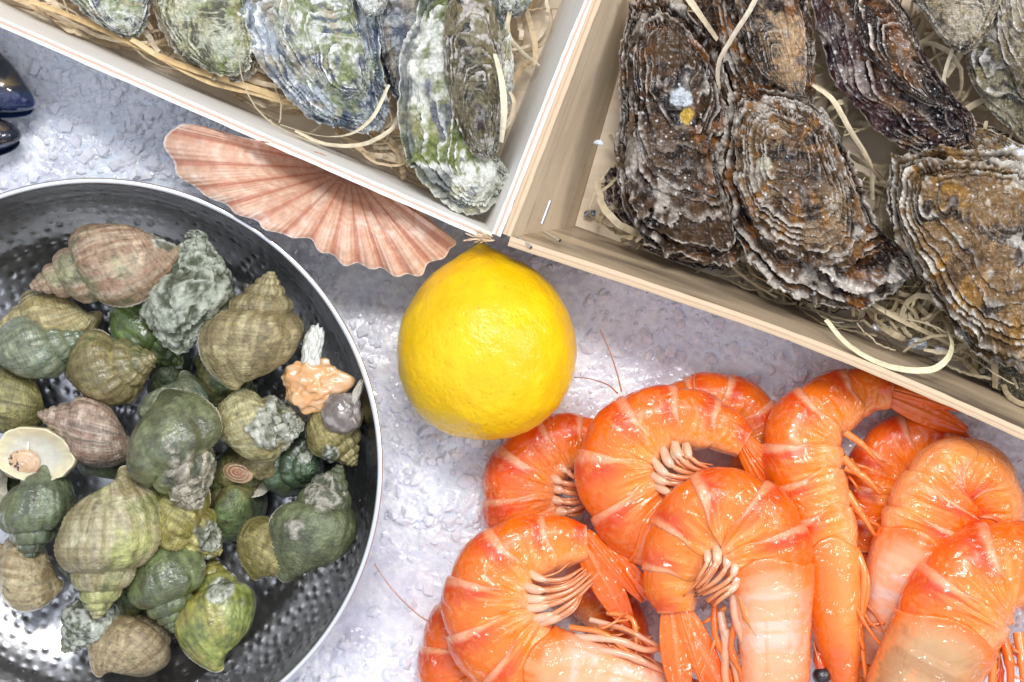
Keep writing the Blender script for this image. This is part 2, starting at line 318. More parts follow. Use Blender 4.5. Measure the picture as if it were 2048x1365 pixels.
# ------------------------------------------------------------------ crates
ZR = .050; ZB = .004
def wall(name, top, base, thick, mat, emat, parent, zt=ZR, zb=ZB, sag=None):
    """top, base: photo-pixel polylines of the inner edge at the rim and at the floor; thick: px, outward side by sign."""
    n = 60
    t, _ = arc_resample(crs(top, 80), n); b_, _ = arc_resample(crs(base, 80), n)
    T = P(t[:, 0], t[:, 1], zt); B = P(b_[:, 0], b_[:, 1], zb)
    d = np.gradient(T, axis=0); nrm = np.stack([-d[:, 1], d[:, 0], 0*d[:, 0]], 1); nrm /= np.linalg.norm(nrm, axis=1, keepdims=True); nrm *= thick*S
    nv = 8; v = np.linspace(0, 1, nv)[:, None, None]
    inner = T[None]*(1-v)+B[None]*v; outer = inner+nrm[None]
    L = np.r_[0, np.cumsum(np.linalg.norm(np.diff(T, axis=0), axis=1))]
    G = np.concatenate([inner, outer[::-1]], 0)       # inner rim -> inner base -> outer base -> outer rim
    F = gfaces(2*nv, n); close = np.array([[(2*nv-1)*n+i, i, i+1, (2*nv-1)*n+i+1] for i in range(n-1)])
    caps = np.array([[(k)*n+q, (2*nv-1-k)*n+q, (2*nv-2-k)*n+q, (k+1)*n+q] for k in range(nv-1) for q in (0, n-1)])
    vv = np.concatenate([np.linspace(0, .055, nv), np.linspace(.06, .115, nv)])
    uv = np.stack(np.broadcast_arrays(L[None, :]*1.0, vv[:, None]), -1).reshape(-1, 2)
    uv[:, 0] += rng.random()*3
    o = mesh_obj(name, G, np.concatenate([F, close, caps]), mat, parent, uv=uv, smooth=False)
    # the sawn edge with its plies, half a millimetre proud
    up = np.array([0, 0, .0006])
    wob = fbm(np.stack([L*260, 0*L, 0*L], -1)+thick, 3, 3)[:, None]*.00018
    nn = nrm/np.linalg.norm(nrm, axis=1, keepdims=True)
    E = np.stack([T+up-nn*(.00015+wob), T+nrm*.5+up*1.25, T+nrm+up+nn*(.00015+wob)], 0)
    E = np.concatenate([E[:1]-up*1.4, E, E[-1:]-up*1.4]); uve = np.stack(np.broadcast_arrays(L[None, :], np.array([0, .02, .5, .98, 1])[:, None]), -1).reshape(-1, 2)
    e_ = mesh_obj('plywood_edge', E, gfaces(5, n), emat, o, uv=uve, smooth=False)
    return o
def floor_board(pts, z, mat, parent):
    q = P([p[0] for p in pts], [p[1] for p in pts], z); n = len(pts)
    V = np.concatenate([q, q-np.array([0, 0, .003])]); uv = np.concatenate([q[:, :2], q[:, :2]])
    me = bpy.data.meshes.new('floor_board'); org = origin_of(parent)
    me.from_pydata([tuple(v-org) for v in V], [], [tuple(range(n)), tuple(range(2*n-1, n-1, -1))]+[(i, i+n, (i+1) % n+n, (i+1) % n) for i in range(n)])
    ul = me.uv_layers.new(name='UVMap')
    for l in me.loops: ul.data[l.index].uv = uv[l.vertex_index]
    me.materials.append(mat); o = bpy.data.objects.new('floor_board', me); COL.objects.link(o); o.parent = parent
crate1 = thing('oyster_crate', 'pale clean plywood crate lined with wood wool and holding grey green oysters', 'crate', tuple(P(500, 0, 0)), 'plywood oyster crates')
wall('side_panel', [(985, 468), (640, 317), (0, 36), (-600, -228)], [(955, 425), (640, 284), (0, -2), (-600, -270)], 15, M['ply_pale'], M['edge_pale'], crate1)
wall('side_panel', [(1320, -333), (1170, 0), (985, 468)], [(1250, -333), (1122, 0), (955, 425)], 15, M['ply_pale'], M['edge_pale'], crate1)
wall('side_panel', [(-600, -228), (-500, -500)], [(-570, -262), (-480, -480)], 15, M['ply_pale'], M['edge_pale'], crate1)
wall('side_panel', [(-500, -500), (1320, -333)], [(-480, -480), (1250, -333)], 15, M['ply_pale'], M['edge_pale'], crate1)
floor_board([(955, 425), (-600, -262), (-500, -500), (1330, -333)], ZB+.001, M['ply_tan'], crate1)
crate2 = thing('oyster_crate', 'wet stained plywood crate holding dark brown oysters beside the lemon', 'crate', tuple(P(1700, 300, 0)), 'plywood oyster crates')
wall('side_panel', [(1021, 474), (1202, 0), (1330, -333)], [(1150, 452), (1282, 0), (1380, -333)], 16, M['ply_tan'], M['edge_tan'], crate2)
wall('side_panel', [(2500, 1085), (2060, 866), (1640, 686), (1310, 569), (1021, 474)], [(2480, 1000), (2060, 800), (1640, 630), (1370, 530), (1150, 452)], 17, M['ply_wet'], M['edge_tan'], crate2)
wall('side_panel', [(1330, -333), (2500, -300)], [(1380, -333), (2480, -290)], 16, M['ply_tan'], M['edge_tan'], crate2)
wall('side_panel', [(2500, -300), (2500, 1085)], [(2480, -290), (2480, 1000)], 16, M['ply_tan'], M['edge_tan'], crate2)
floor_board([(1150, 452), (1640, 630), (2060, 800), (2480, 1000), (2480, -300), (1375, -333)], ZB+.001, M['ply_tan'], crate2)
for (a, b_) in (((1100, 402), (1083, 448)), ((1047, 425), (1034, 466)), ((1085, 462), (1120, 482)), ((1036, 474), (1062, 496))):
    f0 = .8 if a[1] < 450 else .85
    pa = P(a[0], a[1], ZR-.006); pb = P(b_[0], b_[1], ZR-.006)
    if a == (1085, 462): pa = P(a[0], a[1], .0395); pb = P(b_[0], b_[1], .0455)
    if a == (1036, 474): pa = P(a[0], a[1], ZR-.003); pb = P(b_[0], b_[1], ZR+.0006)
    G, F = tube(np.linspace(pa, pb, 6)+np.array([0, 0, .001]), .0006, 6); mesh_obj('staple', G, F, M['steel_dot'], crate2, col=(.85, .85, .87, .3))

# ------------------------------------------------------------------ oysters
PALE = dict(a=(.62, .64, .56), b=(.26, .30, .14), c=(.09, .115, .16), d=(.82, .83, .80), rust=(.50, .42, .28))
GREEN = dict(a=(.55, .58, .45), b=(.22, .26, .08), c=(.10, .10, .07), d=(.85, .85, .78), rust=(.42, .38, .18))
OLIVE = dict(a=(.34, .30, .19), b=(.14, .12, .06), c=(.05, .05, .05), d=(.66, .62, .56), rust=(.30, .24, .11))
DARK = dict(a=(.30, .17, .085), b=(.10, .05, .03), c=(.028, .018, .016), d=(.74, .66, .56), rust=(.46, .24, .07))
PURP = dict(a=(.14, .05, .045), b=(.06, .026, .03), c=(.02, .012, .016), d=(.66, .56, .48), rust=(.30, .16, .07))
AMBER = dict(a=(.55, .34, .13), b=(.30, .15, .05), c=(.09, .05, .03), d=(.84, .78, .66), rust=(.62, .36, .08))
CREAM = dict(a=(.58, .50, .36), b=(.30, .24, .13), c=(.12, .10, .07), d=(.84, .80, .72), rust=(.48, .36, .16))
for d_, k_ in ((PALE, .85), (GREEN, .80), (OLIVE, .62), (DARK, .55), (PURP, .7), (AMBER, .62), (CREAM, .62)):
    for q_ in d_: d_[q_] = tuple(min(v*(k_+(.12 if q_ == 'd' else 0)), 1) for v in d_[q_])
for d_ in (DARK, PURP, AMBER):
    d_['a'] = tuple(v*.50 for v in d_['a']); d_['b'] = tuple(v*.42 for v in d_['b']); d_['c'] = tuple(v*.4 for v in d_['c'])
DARK['rust'] = (.24, .085, .012); AMBER['rust'] = (.36, .18, .03)
def valve(name, parent, outline, umbo, z, h, pal, seed, mat, lam=9, rim=True, frill=.06, tilt=(0, 0), nth=420, nr_=130, rough=1.0, white=.5, specks=0., lamamp=1.0, flatness=.75, patches=(), rimcol=None):
    """One oyster valve: a domed, shingled disc inside a px outline; growth lines run parallel to the margin around the umbo."""
    ol = crs(outline, nth, True); cen = ol.mean(0); size = np.sqrt(np.ptp(ol[:, 0])*np.ptp(ol[:, 1]))
    th = np.linspace(0, 2*np.pi, nth, endpoint=False); circ = np.stack([np.cos(th)*2, np.sin(th)*2, 0*th], -1)
    wob = fbm(circ*2.2+seed, 4, seed)*frill*.8+fbm(circ*8+seed, 3, seed+3)*frill*.55
    ol = cen+(ol-cen)*(1+wob)[:, None]
    r = np.linspace(0, 1, nr_)**.8
    XY = cen+(ol-cen)[None]*r[:, None, None]                       # (nr, nth, 2) px
    # growth coordinate about the umbo
    um = np.asarray(umbo, float); ov = ol-um; oa = np.arctan2(ov[:, 1], ov[:, 0]); od = np.hypot(ov[:, 0], ov[:, 1])
    idx = np.argsort(oa); A = np.r_[oa[idx]-2*np.pi, oa[idx], oa[idx]+2*np.pi]; D = np.tile(od[idx], 3)
    v = XY-um; va = np.arctan2(v[..., 1], v[..., 0]); vd = np.hypot(v[..., 0], v[..., 1])
    g = np.clip(vd/np.maximum(np.interp(va, A, D), 1e-6), 0, 1.05)
    q3 = np.concatenate([XY, np.full(XY.shape[:-1]+(1,), seed*37.0)], -1)
    rad = np.broadcast_to(r[:, None], g.shape)
    gm = np.where(rad > .8, g*(1-ss(.8, 1, rad))+np.maximum(g, .985)*ss(.8, 1, rad), g)
    vc = np.stack([np.cos(va)*1.3, np.sin(va)*1.3, gm*2.2+seed*.7], -1); ph = lam*gm**1.35+1.7*fbm(vc, 3, seed+60)*gm+1.1*fbm(np.stack([gm*lam*.8, 0*gm+seed, 0*gm], -1), 2, seed+61)+1.7*fbm(q3/(size*.55), 3, seed+1)+.55*fbm(q3/(size*.13), 4, seed+2); msk = ss(-.20, .25, fbm(q3/(size*.22), 3, seed+50)+.9*(gm-.55))
    saw = ph-np.floor(ph); lid = _h(np.floor(ph).astype(np.int64), np.zeros(ph.shape, int), np.zeros(ph.shape, int), seed)
    ph2 = ph*4.3+.4*fbm(q3/(size*.05), 2, seed+8); saw2 = ph2-np.floor(ph2)
    dome = (1-rad**2.4)**flatness
    amp = (.3+1.1*lid)*(.25+.75*gm)*lamamp*(.25+.75*msk)
    flute = fbm(np.stack([np.cos(va)*4.5, np.sin(va)*4.5, gm*1.3+seed], -1), 3, seed+62)*.060*gm*(1-rad**8)
    zz = h*dome + size*(flute+.046*amp*saw**1.5 + .006*saw2*(.3+gm)*lamamp*msk + .055*fbm(q3/(size*.28), 3, seed+4)*(1-rad**6)+.018*ridged(q3/(size*.09), 4, seed+5)*rough)
    mw = fbm(circ*2.6+seed*3, 3, seed+6)*size*.07*frill/.06
    zz = zz+mw[None]*rad**3
    push = .018*amp*ss(.6, 1, saw)*size
    dirr = (ol-cen)/np.linalg.norm(ol-cen, axis=1, keepdims=True); XYp = XY+dirr[None]*(push*(rad < .99)*(rad > .1))[..., None]
    zz = zz+(XY[..., 0]-cen[0])*tilt[0]+(XY[..., 1]-cen[1])*tilt[1]
    top = P(XYp[..., 0], XYp[..., 1], z+zz*S)
    # colours
    n1 = fbm(q3/(size*.30), 4, seed+20); n2 = fbm(q3/(size*.13), 4, seed+21); n3 = fbm(q3/(size*.045), 3, seed+22)
    st = fbm(np.stack([va*6, gm*2.2, 0*va+seed], -1), 4, seed+23); fine = fbm(np.stack([ph*3.1, va*2.2, 0*va+seed], -1), 3, seed+24)
    c = mix(pal['a'], pal['b'], ss(-.25, .35, n1+.5*n3+.3*fine)); c = mix(c, pal['rust'], ss(.0, .45, st+.6*n2)*.75*ss(.15, .55, gm))
    c = mix(c, pal['c'], ss(.0, .36, n2+.5*fine-.06)*.92)
    c = mix(c, pal['d'], np.clip(ss(.66, .94, saw)*(.3+.9*lid)*ss(-.25, .2, n3+.1+.6*n2)*white*1.9*(.3+.8*msk), 0, 1))
    c = mix(c, pal['d'], ss(.20, .42, fbm(q3/(size*.17), 4, seed+30)+.25*n3+.35*fine-.25+.35*white)*white)
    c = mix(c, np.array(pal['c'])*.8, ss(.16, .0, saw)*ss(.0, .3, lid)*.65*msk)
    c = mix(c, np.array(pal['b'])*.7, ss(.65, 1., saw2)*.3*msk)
    if rim: c = mix(c, pal['d'], ss(.972, .992, rad)*ss(-.5, .1, fbm(circ*3+5, 2, seed+31))[None]*.9)
    if rimcol is not None: c = mix(c, rimcol, np.clip(ss(.74, .86, rad+.25*n2)*ss(1.0, .93, rad-.05*n3)*ss(-.3, .1, n1+.3*fine), 0, 1)*.85)
    if specks:
        f1, _, cid = worley(q3/(size*.034), seed+40, 2); sp = ss(.26*cid**2, .16*cid**2, f1+.1*n3)*(cid > 1-specks)
        c = mix(c, (.70, .70, .68), sp*.8); top[..., 2] += sp*size*.004*S
    rgh = .30+.3*ss(.3, .9, saw)+.15*n3
    for (cx, cy, rp, colp) in patches:
        d = np.hypot(XY[..., 0]-cx, XY[..., 1]-cy)/rp+.55*n2+.4*n3; t = ss(1.05, .75, d); c = mix(c, colp, t); rgh = rgh*(1-.5*t)
    C = np.concatenate([c, np.clip(rgh, .15, .9)[..., None]], -1)
    # underside
    rb = np.linspace(1, 0, 12)[1:]; UXY = cen+(ol-cen)[None]*rb[:, None, None]; uz = -(1-rb[:, None]**2)*h*.5-size*.02+mw[None]*rb[:, None]**3
    uz = uz+(UXY[..., 0]-cen[0])*tilt[0]+(UXY[..., 1]-cen[1])*tilt[1]
    bot = P(UXY[..., 0], UXY[..., 1], z+uz*S); G = np.concatenate([top, bot], 0)
    Cb = np.concatenate([np.broadcast_to(np.array(pal['d'])*.7, bot.shape), np.full(bot.shape[:-1]+(1,), .4)], -1)
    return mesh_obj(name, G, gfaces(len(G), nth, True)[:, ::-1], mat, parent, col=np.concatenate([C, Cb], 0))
def scaled(ol, k, dx=0, dy=0):
    ol = np.array(ol, float); c = ol.mean(0); return (ol-c)*k+c+np.array([dx, dy])
def oyster(label, outline, umbo, z, pal, seed, top_outline=None, top_pal=None, h=40, mat='oyster', group=None, tilt=(0, 0), lower=None, top_umbo=None, **kw):
    """z in mm at the margin between the two valves"""
    c = np.mean(outline, 0); outline = scaled(outline, 1.035); kw.setdefault('rough', 1.9 if mat == 'wet_oyster' else 1.3); t = thing('oyster', label, 'oyster', tuple(P(c[0], c[1], z*.001)-np.array([0, 0, .004])), group)
    nl = dict(kw); nl['patches'] = (); nl.pop('lam', None); kw.pop('rimcol', None)
    valve('lower_valve', t, outline, umbo, z*.001-.004, h*.55, lower or pal, seed, M[mat], lam=7, tilt=tilt, **nl)
    tp = top_outline if top_outline is not None else scaled(outline, .88)
    valve('upper_valve', t, tp, top_umbo or umbo, z*.001+.001, h, top_pal or pal, seed+100, M[mat], tilt=tilt, **kw)
    return t
G1 = 'grey green oysters in the pale crate'; G2 = 'dark brown oysters in the wet crate'
oyster('small pale green grey oyster at the far left end of the pale crate', [(110,-60),(300,-70),(298,20),(272,74),(222,62),(165,20)], (262,50), 28, PALE, 11, group=G1, h=34, white=.45)
oyster('olive and cream oyster between the small cut-off oyster and the blue-edged oyster', [(310,-80),(470,-70),(500,40),(512,130),(475,160),(415,150),(350,100),(312,25)], (480,130), 27, CREAM, 12, group=G1, h=46, white=.5, top_pal=dict(GREEN, d=(.7,.68,.55)))
oyster('broad whitish green oyster with a blue grey frilled edge', [(482,-60),(690,-80),(745,40),(765,150),(772,225),(738,262),(668,250),(600,215),(555,165),(500,85)], (735,225), 31, PALE, 13, group=G1, h=50, white=.75, lam=7, rimcol=(.04,.07,.12),
       top_outline=[(560,-60),(680,-60),(715,40),(735,130),(738,185),(705,200),(640,180),(585,120),(548,50)], top_umbo=(725,180), lower=dict(PALE, a=(.42,.46,.50), b=(.22,.25,.14)))
oyster('dark blue grey ruffled oyster wedged behind the big curved green oyster', [(745,-80),(900,-80),(890,60),(840,210),(795,200),(765,130),(750,60)], (810,180), 22, dict(PALE, a=(.34,.36,.38), b=(.14,.13,.12)), 14, group=G1, h=30, white=.35, frill=.09, rimcol=(.03,.06,.12))
oyster('large curved oyster with hooked tip and dark brown upper shell in the crate corner', [(860,-40),(960,-50),(1012,60),(1022,170),(1002,270),(985,320),(1022,350),(1000,395),(935,424),(875,392),(822,320),(800,235),(802,120),(830,50)], (985,372), 37, GREEN, 25, group=G1, h=62, white=.8, lam=8, rimcol=(.10,.11,.10),
       top_outline=[(905,-30),(965,-40),(1000,60),(1006,170),(990,270),(972,322),(940,300),(905,220),(888,130),(888,40)], top_umbo=(968,300), top_pal=OLIVE, lower=dict(GREEN, a=(.60,.60,.52), c=(.12,.13,.16)))
oyster('small greenish white oyster peeping in at the top, near the crate partition', [(985,-60),(1075,-60),(1052,20),(1010,32),(985,0)], (1020,20), 25, PALE, 16, group=G1, h=26, white=.6)
oyster('small white oyster tip poking in at the top edge of the pale crate', [(700,-60),(780,-60),(772,10),(748,32),(722,20)], (748,24), 40, dict(PALE, b=(.4,.42,.36)), 17, group=G1, h=20, white=.8)
W = 'wet_oyster'
# lower layer in crate 2
oyster('dark speckled oyster lying under the long brown oyster at the crate corner', [(1235,330),(1330,390),(1440,450),(1500,500),(1430,538),(1330,512),(1262,470),(1215,400)], (1440,510), 14, PURP, 31, mat=W, group=G2, h=30, white=.4, specks=.25)
oyster('blackish oyster buried behind the two upper brown oysters', [(1380,-60),(1480,-60),(1490,120),(1470,300),(1400,180),(1370,60)], (1470,200), 12, PURP, 32, mat=W, group=G2, h=30, white=.2)
oyster('dark barnacled oyster shell beneath the big whorled oyster', [(1500,470),(1640,520),(1790,500),(1815,540),(1760,590),(1660,622),(1560,585)], (1780,530), 16, DARK, 33, mat=W, group=G2, h=32, white=.4, specks=.4)
oyster('dark olive oyster tucked under the amber oyster beside the crate wall', [(1945,690),(2040,680),(2140,720),(2150,840),(2060,812),(1985,770)], (1985,750), 15, OLIVE, 34, mat=W, group=G2, h=34, white=.4, specks=.3)
oyster('amber and pearly oyster shell showing between the purple oyster and the ridged amber oyster', [(1915,250),(2000,262),(2090,330),(2090,420),(2000,400),(1930,340)], (1940,280), 20, AMBER, 35, mat=W, group=G2, h=26, white=.4, patches=((2035,325,36,(.72,.76,.82)),))
oyster('long dark brown oyster with a white edge and a yellow patch, along the crate partition', [(1268,10),(1330,2),(1395,60),(1440,150),(1462,250),(1440,330),(1462,420),(1478,505),(1425,522),(1340,498),(1275,455),(1238,350),(1246,220),(1244,110)], (1300,30), 29, DARK, 36, mat=W, group=G2, h=52, lam=9, white=.55, specks=.10, top_umbo=(1345,60), lamamp=1.6,
       patches=((1362,195,24,(.50,.54,.56)), (1372,232,18,(.46,.30,.04))))
oyster('brown oyster with a rounded grey tan back under the pale curling straw', [(1432,-50),(1560,-60),(1612,10),(1625,100),(1622,195),(1580,228),(1520,215),(1470,170),(1446,90)], (1600,200), 31, DARK, 37, mat=W, group=G2, h=50, white=.45, top_outline=[(1475,-50),(1560,-50),(1602,20),(1612,110),(1605,185),(1560,175),(1510,130),(1480,50)], top_pal=dict(DARK, a=(.40,.27,.15), c=(.12,.09,.07)))
oyster('dark purple brown oyster with a pale beak pointing at the ridged amber oyster', [(1622,-50),(1740,-50),(1808,20),(1850,110),(1905,190),(1942,235),(1930,285),(1870,305),(1790,285),(1715,215),(1655,120)], (1920,250), 31, PURP, 38, mat=W, group=G2, h=52, white=.38, specks=.2,
       top_outline=[(1690,-50),(1750,-40),(1805,25),(1840,110),(1888,190),(1900,215),(1840,205),(1770,150),(1710,70)], top_pal=dict(DARK, d=(.74,.64,.54)), top_umbo=(1885,205), patches=((1930,240,18,(.66,.58,.50)),))
oyster('cream and brown oyster tip hanging in at the top right with a white V edge', [(1805,-60),(2000,-60),(1985,40),(1945,98),(1905,95),(1860,45)], (1925,85), 37, CREAM, 39, mat=W, group=G2, h=36, white=.5)
oyster('pale green ridged oyster cut by the right edge of the picture', [(1990,-40),(2120,-60),(2140,280),(2070,285),(2020,255),(1965,195),(1935,130),(1960,60)], (2080,-20), 27, CREAM, 40, mat=W, group=G2, h=44, lam=7, white=.6, lower=OLIVE, top_outline=[(2010,-40),(2120,-50),(2130,250),(2085,240),(2030,170),(1995,80)])
oyster('big rounded brown oyster with swirled white and amber top, second from the crate partition', [(1472,202),(1560,190),(1645,228),(1700,330),(1742,440),(1800,500),(1808,555),(1740,598),(1650,606),(1545,560),(1480,480),(1448,360),(1452,260)], (1690,330), 31, DARK, 41, mat=W, group=G2, h=60, lam=9, white=.62, specks=.12,
       top_outline=[(1482,210),(1560,205),(1640,240),(1690,330),(1728,440),(1720,520),(1640,535),(1560,500),(1495,420),(1470,320)], top_umbo=(1585,300), top_pal=dict(DARK, a=(.20,.125,.06), b=(.07,.036,.016), rust=(.30,.13,.022)), lamamp=1.3, patches=((1530,330,20,(.46,.42,.32)),))
oyster('large ridged amber oyster with white wavy edge, at the right edge near the prawns', [(1790,330),(1850,302),(1950,305),(2060,330),(2130,450),(2140,700),(2060,738),(1975,712),(1925,672),(1880,600),(1830,530),(1785,430)], (2010,400), 31, AMBER, 42, mat=W, group=G2, h=56, lam=8, white=.6, specks=.06, top_pal=dict(AMBER, a=(.20,.12,.05), b=(.07,.035,.015), c=(.02,.012,.009)), lamamp=1.7)

# ------------------------------------------------------------------ wood wool
def strand(mb, path, wd, col, th=.00022, rs=None, kink=.00013):
    path = np.asarray(path); n = len(path); rs = rs or rng
    path = path+np.array([[rs.gauss(0, kink), rs.gauss(0, kink), rs.gauss(0, kink*.6)] for _ in range(n)])
    T = np.gradient(path, axis=0); T /= np.maximum(np.linalg.norm(T, axis=1, keepdims=True), 1e-9)
    a0 = rs.uniform(0, 3.14); a = rs.choice((0, 0, 1.2))+.7*np.sin(np.linspace(0, rs.uniform(1, 4), n)+a0)
    side = np.cross(T, np.array([0, 0, 1.])); side /= np.maximum(np.linalg.norm(side, axis=1, keepdims=True), 1e-6); upv = np.cross(side, T)
    sd = side*np.cos(a)[:, None]+upv*np.sin(a)[:, None]; nn = np.cross(sd, T)
    w_ = wd*(1-.25*np.abs(np.linspace(-1, 1, n))**4)[:, None]
    G = np.stack([path-sd*w_/2, path+nn*th/2, path+sd*w_/2, path-nn*th/2], 1)
    mb.add(G, gfaces(n, 4, True), col)
def wool(name, label, n, region, zlo, zhi, c0, c1, seed, biased=None):
    rs = random.Random(seed); mb = MB()
    for i in range(n):
        x0, y0 = region(rs); a = rs.uniform(0, 6.28) if biased is None or rs.random() < .35 else biased+rs.gauss(0, .35)
        k = rs.gauss(0, 1.0)/120; L = rs.uniform(90, 320); m_ = 22; x_, y_ = x0, y0; z_ = rs.uniform(zlo, zhi); pts = []
        for j in range(m_):
            pts.append((x_, y_, z_+.003*math.sin(j*.35+i))); x_ += math.cos(a)*L/m_; y_ += math.sin(a)*L/m_; a += k*L/m_+rs.gauss(0, .04)
        pts = np.array(pts); 
        if not all(inside(q[0], q[1], name) for q in pts[::7]): continue
        t = rs.random(); strand(mb, P(pts[:, 0], pts[:, 1], pts[:, 2]), rs.choice((4, 6, 8, 11, 14))*S, np.r_[mix(c0, c1, t), .6], rs=rs)
    o = mb.build('wood_wool', M['straw'], origin=tuple(P(*region(rs), ZB))); tag(o, label, 'wood wool', kind='stuff')
def inside(x_, y_, which):
    if which == 1: return y_ < -6+.435*x_+14 and y_ < 425-(x_-955)*2.45
    return x_ > 1150-(y_-452)*.30+6 and y_ < 452+(x_-1150)*.385+6
def reg1(rs):
    while True:
        t = rs.random()
        if t < .55: x_ = rs.uniform(-250, 960); y_ = -10+.435*x_-abs(rs.gauss(0, 60))
        elif t < .85: x_ = rs.uniform(1000, 1150); y_ = rs.uniform(-250, 330)
        else: x_ = rs.uniform(-200, 1100); y_ = rs.uniform(-200, 300)
        if inside(x_, y_, 1): return x_, y_
def reg2(rs):
    while True:
        x_ = rs.uniform(1160, 2250); y_ = rs.uniform(-250, 900)
        if rs.random() < .4: y_ = 440+(x_-1150)*.385-abs(rs.gauss(0, 50))
        if inside(x_, y_, 2): return x_, y_
wool(1, 'tangle of pale cream wood wool strands under the grey green oysters', 520, reg1, .007, .020, (.78,.68,.50), (.62,.44,.24), 5, biased=math.atan(.435))
wool(2, 'tangle of damp olive tan wood wool strands under the dark brown oysters', 850, reg2, .007, .024, (.58,.49,.32), (.36,.28,.16), 6)
def curl(label, pts, wd=8, col=(.76,.66,.46), g=None, sd=1):
    wd = wd*1.15; p = crs(pts, 40); mb = MB(); strand(mb, P(p[:, 0], p[:, 1], p[:, 2]*.001), wd*S, np.r_[col, .5], th=.0003, rs=random.Random(sd), kink=.00003)
    tag(mb.build('wood_strand', M['straw']), label, 'wood strand', g)
CG = 'long curled wood wool strands'
curl('cream strand curling from the blue-edged oyster down to the pale crate wall', [(482,85,40),(478,120,43),(490,175,42),(520,225,36),(570,262,30),(640,290,26)], 9, g=CG)
curl('cream strand looping below the blue-edged oyster tip', [(560,250,32),(640,272,30),(700,268,36),(745,235,40),(778,170,40)], 8, g=CG, sd=2)
curl('lowest cream strand bowing along the pale crate wall under the blue-edged oyster', [(590,262,24),(650,288,24),(720,290,26),(775,265,28),(800,235,24)], 7, g=CG, sd=3)
curl('golden strand running from the crate end to the olive and cream oyster', [(60,2,26),(160,40,24),(260,85,26),(360,130,26),(470,165,24),(590,205,20)], 12, (.66,.46,.22), g=CG, sd=4)
curl('golden strand lying under the olive and cream oyster', [(262,78,28),(330,120,26),(420,165,24),(520,190,22),(600,215,20)], 11, (.70,.52,.28), g=CG, sd=5)
curl('straight cream strand lying down the brown upper shell of the curved oyster', [(990,108,47),(1003,160,49),(1008,220,48),(1003,285,44)], 11, (.74,.66,.46), g=CG, sd=6)
curl('cream strand bent round outside the brown upper shell', [(1012,170,36),(1028,205,36),(1020,240,34),(1005,262,34)], 8, (.72,.60,.40), g=CG, sd=7)
curl('long cream strand from the small greenish oyster down to the partition wall', [(1030,-20,30),(1015,60,26),(1040,100,24),(1078,132,22)], 8, g=CG, sd=8)
curl('long pale green strand looping over the wet crate wall above the prawns', [(1652,640,42),(1690,684,47),(1740,718,49),(1800,738,49),(1860,740,46),(1893,720,42),(1904,690,34),(1896,660,26)], 11, (.72,.66,.42), g=CG, sd=9)
curl('pale strand twisting down between the two upper brown oysters', [(1520,-20,44),(1500,20,44),(1468,70,42),(1440,120,38),(1436,160,32),(1446,185,26)], 10, (.66,.56,.42), g=CG, sd=10)
curl('stout strand passing the top of the yellow-patched oyster', [(1365,-20,40),(1400,30,38),(1435,80,32)], 13, (.60,.50,.34), g=CG, sd=11)
curl('pale strand bent beside the purple brown oyster', [(1625,170,34),(1665,200,33),(1700,260,30),(1740,330,25),(1745,400,20)], 9, (.62,.52,.34), g=CG, sd=12)
curl('short stout strand in the gap left of the ridged amber oyster', [(1700,305,26),(1740,335,26),(1775,370,24)], 10, (.66,.54,.36), g=CG, sd=13)
curl('strand crossing the gap under the cream and brown tip', [(1905,98,30),(1888,160,28),(1900,210,24),(1925,240,20)], 10, (.56,.48,.34), g=CG, sd=14)
curl('strand lying along the wet crate wall under the big rounded oyster', [(1740,605,22),(1800,640,22),(1860,668,20),(1905,690,18)], 10, (.62,.50,.32), g=CG, sd=15)
mb = MB(); rs = random.Random(3)
for i in range(16):
    a = rs.uniform(2.0, 4.4); x0, y0 = 975+rs.uniform(-8, 14), 478+rs.uniform(-8, 6); L = rs.uniform(18, 48)
    p = [(x0+math.cos(a)*L*t, y0+math.sin(a)*L*t*.5, ZR+.001+.003*t) for t in np.linspace(0, 1, 6)]; p = np.array(p)
    strand(mb, P(p[:, 0], p[:, 1], p[:, 2]), 3.2*S, (.66,.50,.33,.6), rs=rs)
tag(mb.build('wood_splinters', M['straw']), 'tuft of torn wood fibres at the crate corner just above the lemon', 'splinters', kind='stuff')

# ------------------------------------------------------------------ debris in crate 2 corner
for i, (x_, y_, r_, c_, lab) in enumerate([(1225, 405, 20, (.03,.06,.11), 'blue black mussel fragment on the crate floor beside the partition'), (1180, 428, 12, (.10,.12,.16), 'small grey shell chip at the corner of the wet crate floor'), (1197, 285, 9, (.55,.6,.66), 'tiny glinting ice chip stuck to the tan partition'), (1760, 655, 15, (.78,.80,.82), 'white shell chip lying on the straw by the wet crate wall'), (1835, 688, 20, (.30,.35,.38), 'grey mussel chip against the wet crate wall'), (1880, 700, 12, (.62,.60,.60), 'pale grit lump beside the looping strand end')]):
    z_ = .008 if i < 2 else (.030 if i == 2 else .016)
    u = np.linspace(0, np.pi, 26)[:, None]; v_ = np.linspace(0, 2*np.pi, 40, endpoint=False)[None]
    D = np.stack([np.sin(u)*np.cos(v_), np.sin(u)*np.sin(v_)*.6, np.cos(u)*np.ones_like(v_)*.4], -1); D = D*(1+.35*fbm(D*2+i*5, 3, i)+.15*ridged(D*6+i, 2, i))[..., None]
    G = P(x_, y_, z_)+D*r_*S; cc = mix(c_, np.minimum(np.array(c_)*3+.1, .8), ss(-.1, .5, fbm(D*4+i, 3, i)))
    tag(mesh_obj('shell_chip', G, gfaces(26, 40, True), M['mussel'], col=np.concatenate([cc, np.full(cc.shape[:-1]+(1,), .25)], -1)), lab, 'shell chip', 'shell chips in the wet crate')

